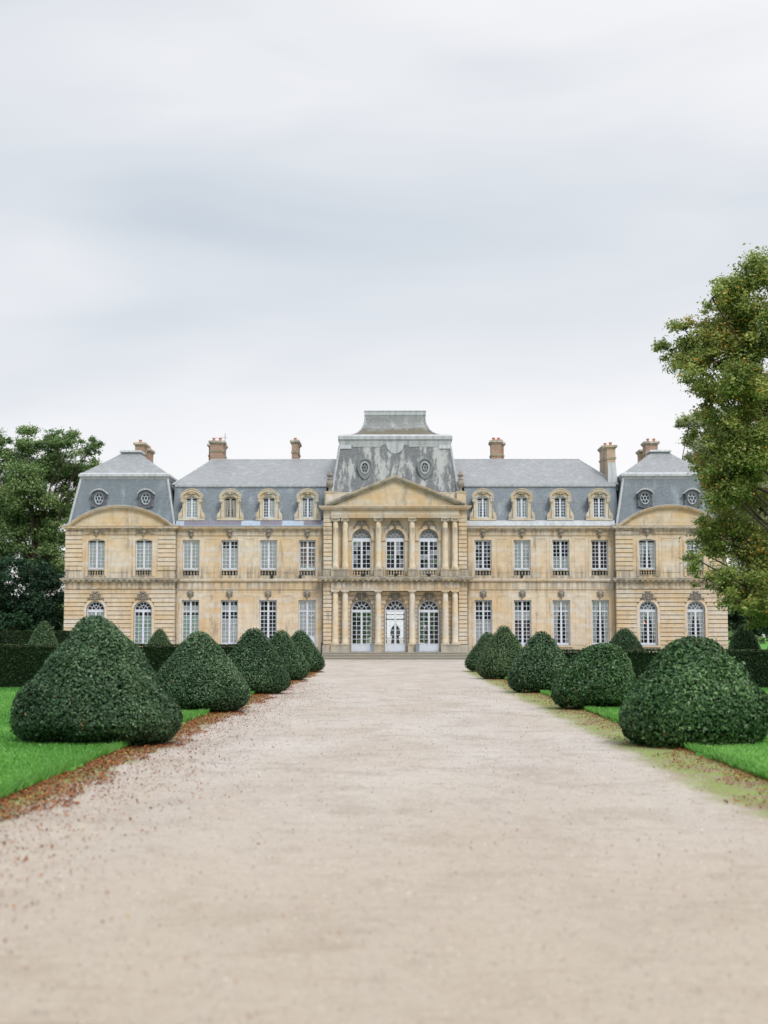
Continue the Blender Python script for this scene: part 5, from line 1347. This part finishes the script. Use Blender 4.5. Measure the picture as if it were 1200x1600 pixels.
# ------------------------------------------------------------------ fallen leaves
def litter(n, xs, d, size, lab):
    P = np.stack([xs, d - CAM_D, np.full(n, .018) + rng.random(n) * .012], 1); Nn = np.tile(np.array([[0, 0, 1.0]]), (n, 1))
    tint = np.clip(rng.normal(.42, .22, n), 0, .9); tint[rng.random(n) < .04] = 1
    tag(quad_mesh('fallen_leaves', leaf_quads(P, Nn, size * rng.uniform(.6, 1.3, n), .6, .35), tint, 'dead_leaf'), lab, 'fallen leaves', kind='stuff')
n = 30000; d = 9 + 66 * rng.random(n) ** 1.5; q = rng.random(n)
clump = np.sin(d * 2.1) * .12 + np.sin(d * .77 + 1) * .14 + np.sin(d * 5.3) * .06
litter(n, LE + .02 + (q ** 1.7) * (.74 + clump), d, .046, 'brown leaves lying thick along the left lawn edge')
n = 6500; d = 6 + 50 * rng.random(n) ** 1.35; litter(n, LE + .45 + np.abs(rng.normal(0, .7, n)) + rng.random(n) * .3, d, .034, 'brown leaves scattered over the left side of the gravel')
n = 15000; d = 12 + 62 * rng.random(n) ** 1.4; q = rng.random(n); pt = np.sin(d * 1.3) + np.sin(d * 3.1 + 2)
litter(n, RE - .01 - q ** 2.2 * (.75 + .22 * pt), d, .036, 'brown leaves along the right lawn edge')
n = 1500; d = 7 + 50 * rng.random(n); litter(n, rng.uniform(-3.4, 3.8, n), d, .026, 'few leaves strewn thinly over the gravel drive')
# loose stones pressed into the drive
n = 42000; d = 6.0 + 46 * rng.random(n) ** 2.0; P = np.stack([rng.uniform(-3.9, 4.1, n), d - CAM_D, np.full(n, .010)], 1)
tint = np.clip(rng.normal(.5, .22, n), 0, .9)
tag(quad_mesh('loose_grit', leaf_quads(P, np.tile(np.array([[0, 0, 1.0]]), (n, 1)), rng.uniform(.006, .017, n) * (1 + d / 60), .8, .3), tint, 'grit'), 'loose grit and small stones on the gravel drive', 'grit', kind='stuff')

# ------------------------------------------------------------------ small things
def planter(x, label):
    r_ = empty('planter', (x, -0.50, .57)); tag(r_, label, 'planter', 'planters by the middle door')
    mb = MB(); mb.hexa([(-.12, -.12, .04), (.12, -.12, .04), (.12, .12, .04), (-.12, .12, .04)], [(-.155, -.155, .60), (.155, -.155, .60), (.155, .155, .60), (-.155, .155, .60)])
    mb.build('box', 'planter', r_)
    mb = MB(); mb.box(-.14, .14, -.14, .14, 0, .04); mb.box(-.18, .18, -.18, .18, .60, .64); mb.build('rim', 'planter', r_)
planter(-1.72, 'tapered grey planter on the top step, left of the middle door'); planter(1.80, 'tapered grey planter on the top step, right of the middle door')
def flood(x, y, z, w_, label):
    r_ = empty('floodlight', (x, y, z)); tag(r_, label, 'floodlight', 'floodlights along the ledge')
    mb = MB(); mb.hexa([(-w_ / 2, -.08, .05), (w_ / 2, -.08, .05), (w_ / 2, .1, .05), (-w_ / 2, .1, .05)], [(-w_ / 2 - .03, -.1, .2), (w_ / 2 + .03, -.1, .2), (w_ / 2 + .03, .06, .24), (-w_ / 2 - .03, .06, .24)])
    mb.build('housing', 'black', r_); mb = MB(); mb.box(-.02, .02, -.02, .04, 0, .06); mb.box(-.08, .08, -.05, .05, 0, .012); mb.build('bracket', 'black', r_)
flood(-2.42, -.3, 6.42, .34, 'black floodlight on the ledge below the left balcony window of the centre'); flood(.12, -.3, 6.42, .26, 'black floodlight on the ledge below the middle balcony window of the centre')
flood(2.7, -.3, 6.42, .26, 'black floodlight on the ledge below the right balcony window of the centre')
flood(-9.6, .68, 6.33, .18, 'small black floodlight on the left wing ledge under the third window'); flood(-7.35, .68, 6.33, .18, 'small black floodlight on the left wing ledge nearest the centre block')
flood(10.0, .68, 6.33, .18, 'small black floodlight on the right wing ledge')
def lampobj(x, z, label):
    r_ = empty('table_lamp', (x, 2.2, .55)); tag(r_, label, 'lamp', 'lit lamps in the right pavilion')
    mb = MB(); mb.lathe(0, 0, [(.2, 0), (.04, .1), (.03, z - .65)], 8); mb.build('stand', 'iron', r_)
    mb = MB(); mb.lathe(0, 0, [(.20, z - .62), (.14, z - .42)], 12); mb.build('lamp_shade', 'glow', r_)
lampobj(19.65, 2.85, 'lit orange lamp behind the left ground floor window of the right pavilion'); lampobj(23.2, 2.55, 'lit orange lamp behind the right ground floor window of the right pavilion')
# tall covered urn on a plinth standing behind the hall, dark against the light
r_ = empty('garden_urn', (0.10, 14.6, 0)); tag(r_, 'dark covered urn on a plinth seen through the middle glass door against the light', 'urn')
mb = MB(); mb.box(-.42, .42, -.42, .42, 0, .9); mb.hexa([(-.42, -.42, .9), (.42, -.42, .9), (.42, .42, .9), (-.42, .42, .9)], [(-.30, -.30, 1.75), (.30, -.30, 1.75), (.30, .30, 1.75), (-.30, .30, 1.75)]); mb.build('plinth', 'dark_bronze', r_)
mb = MB(); mb.lathe(0, 0, [(.28, 1.75), (.42, 1.84), (.45, 2.0), (.44, 2.2), (.40, 2.26), (.37, 2.45), (.28, 2.62), (.15, 2.76), (.12, 2.86), (.04, 2.98)], 18); mb.build('urn', 'dark_bronze', r_, True)
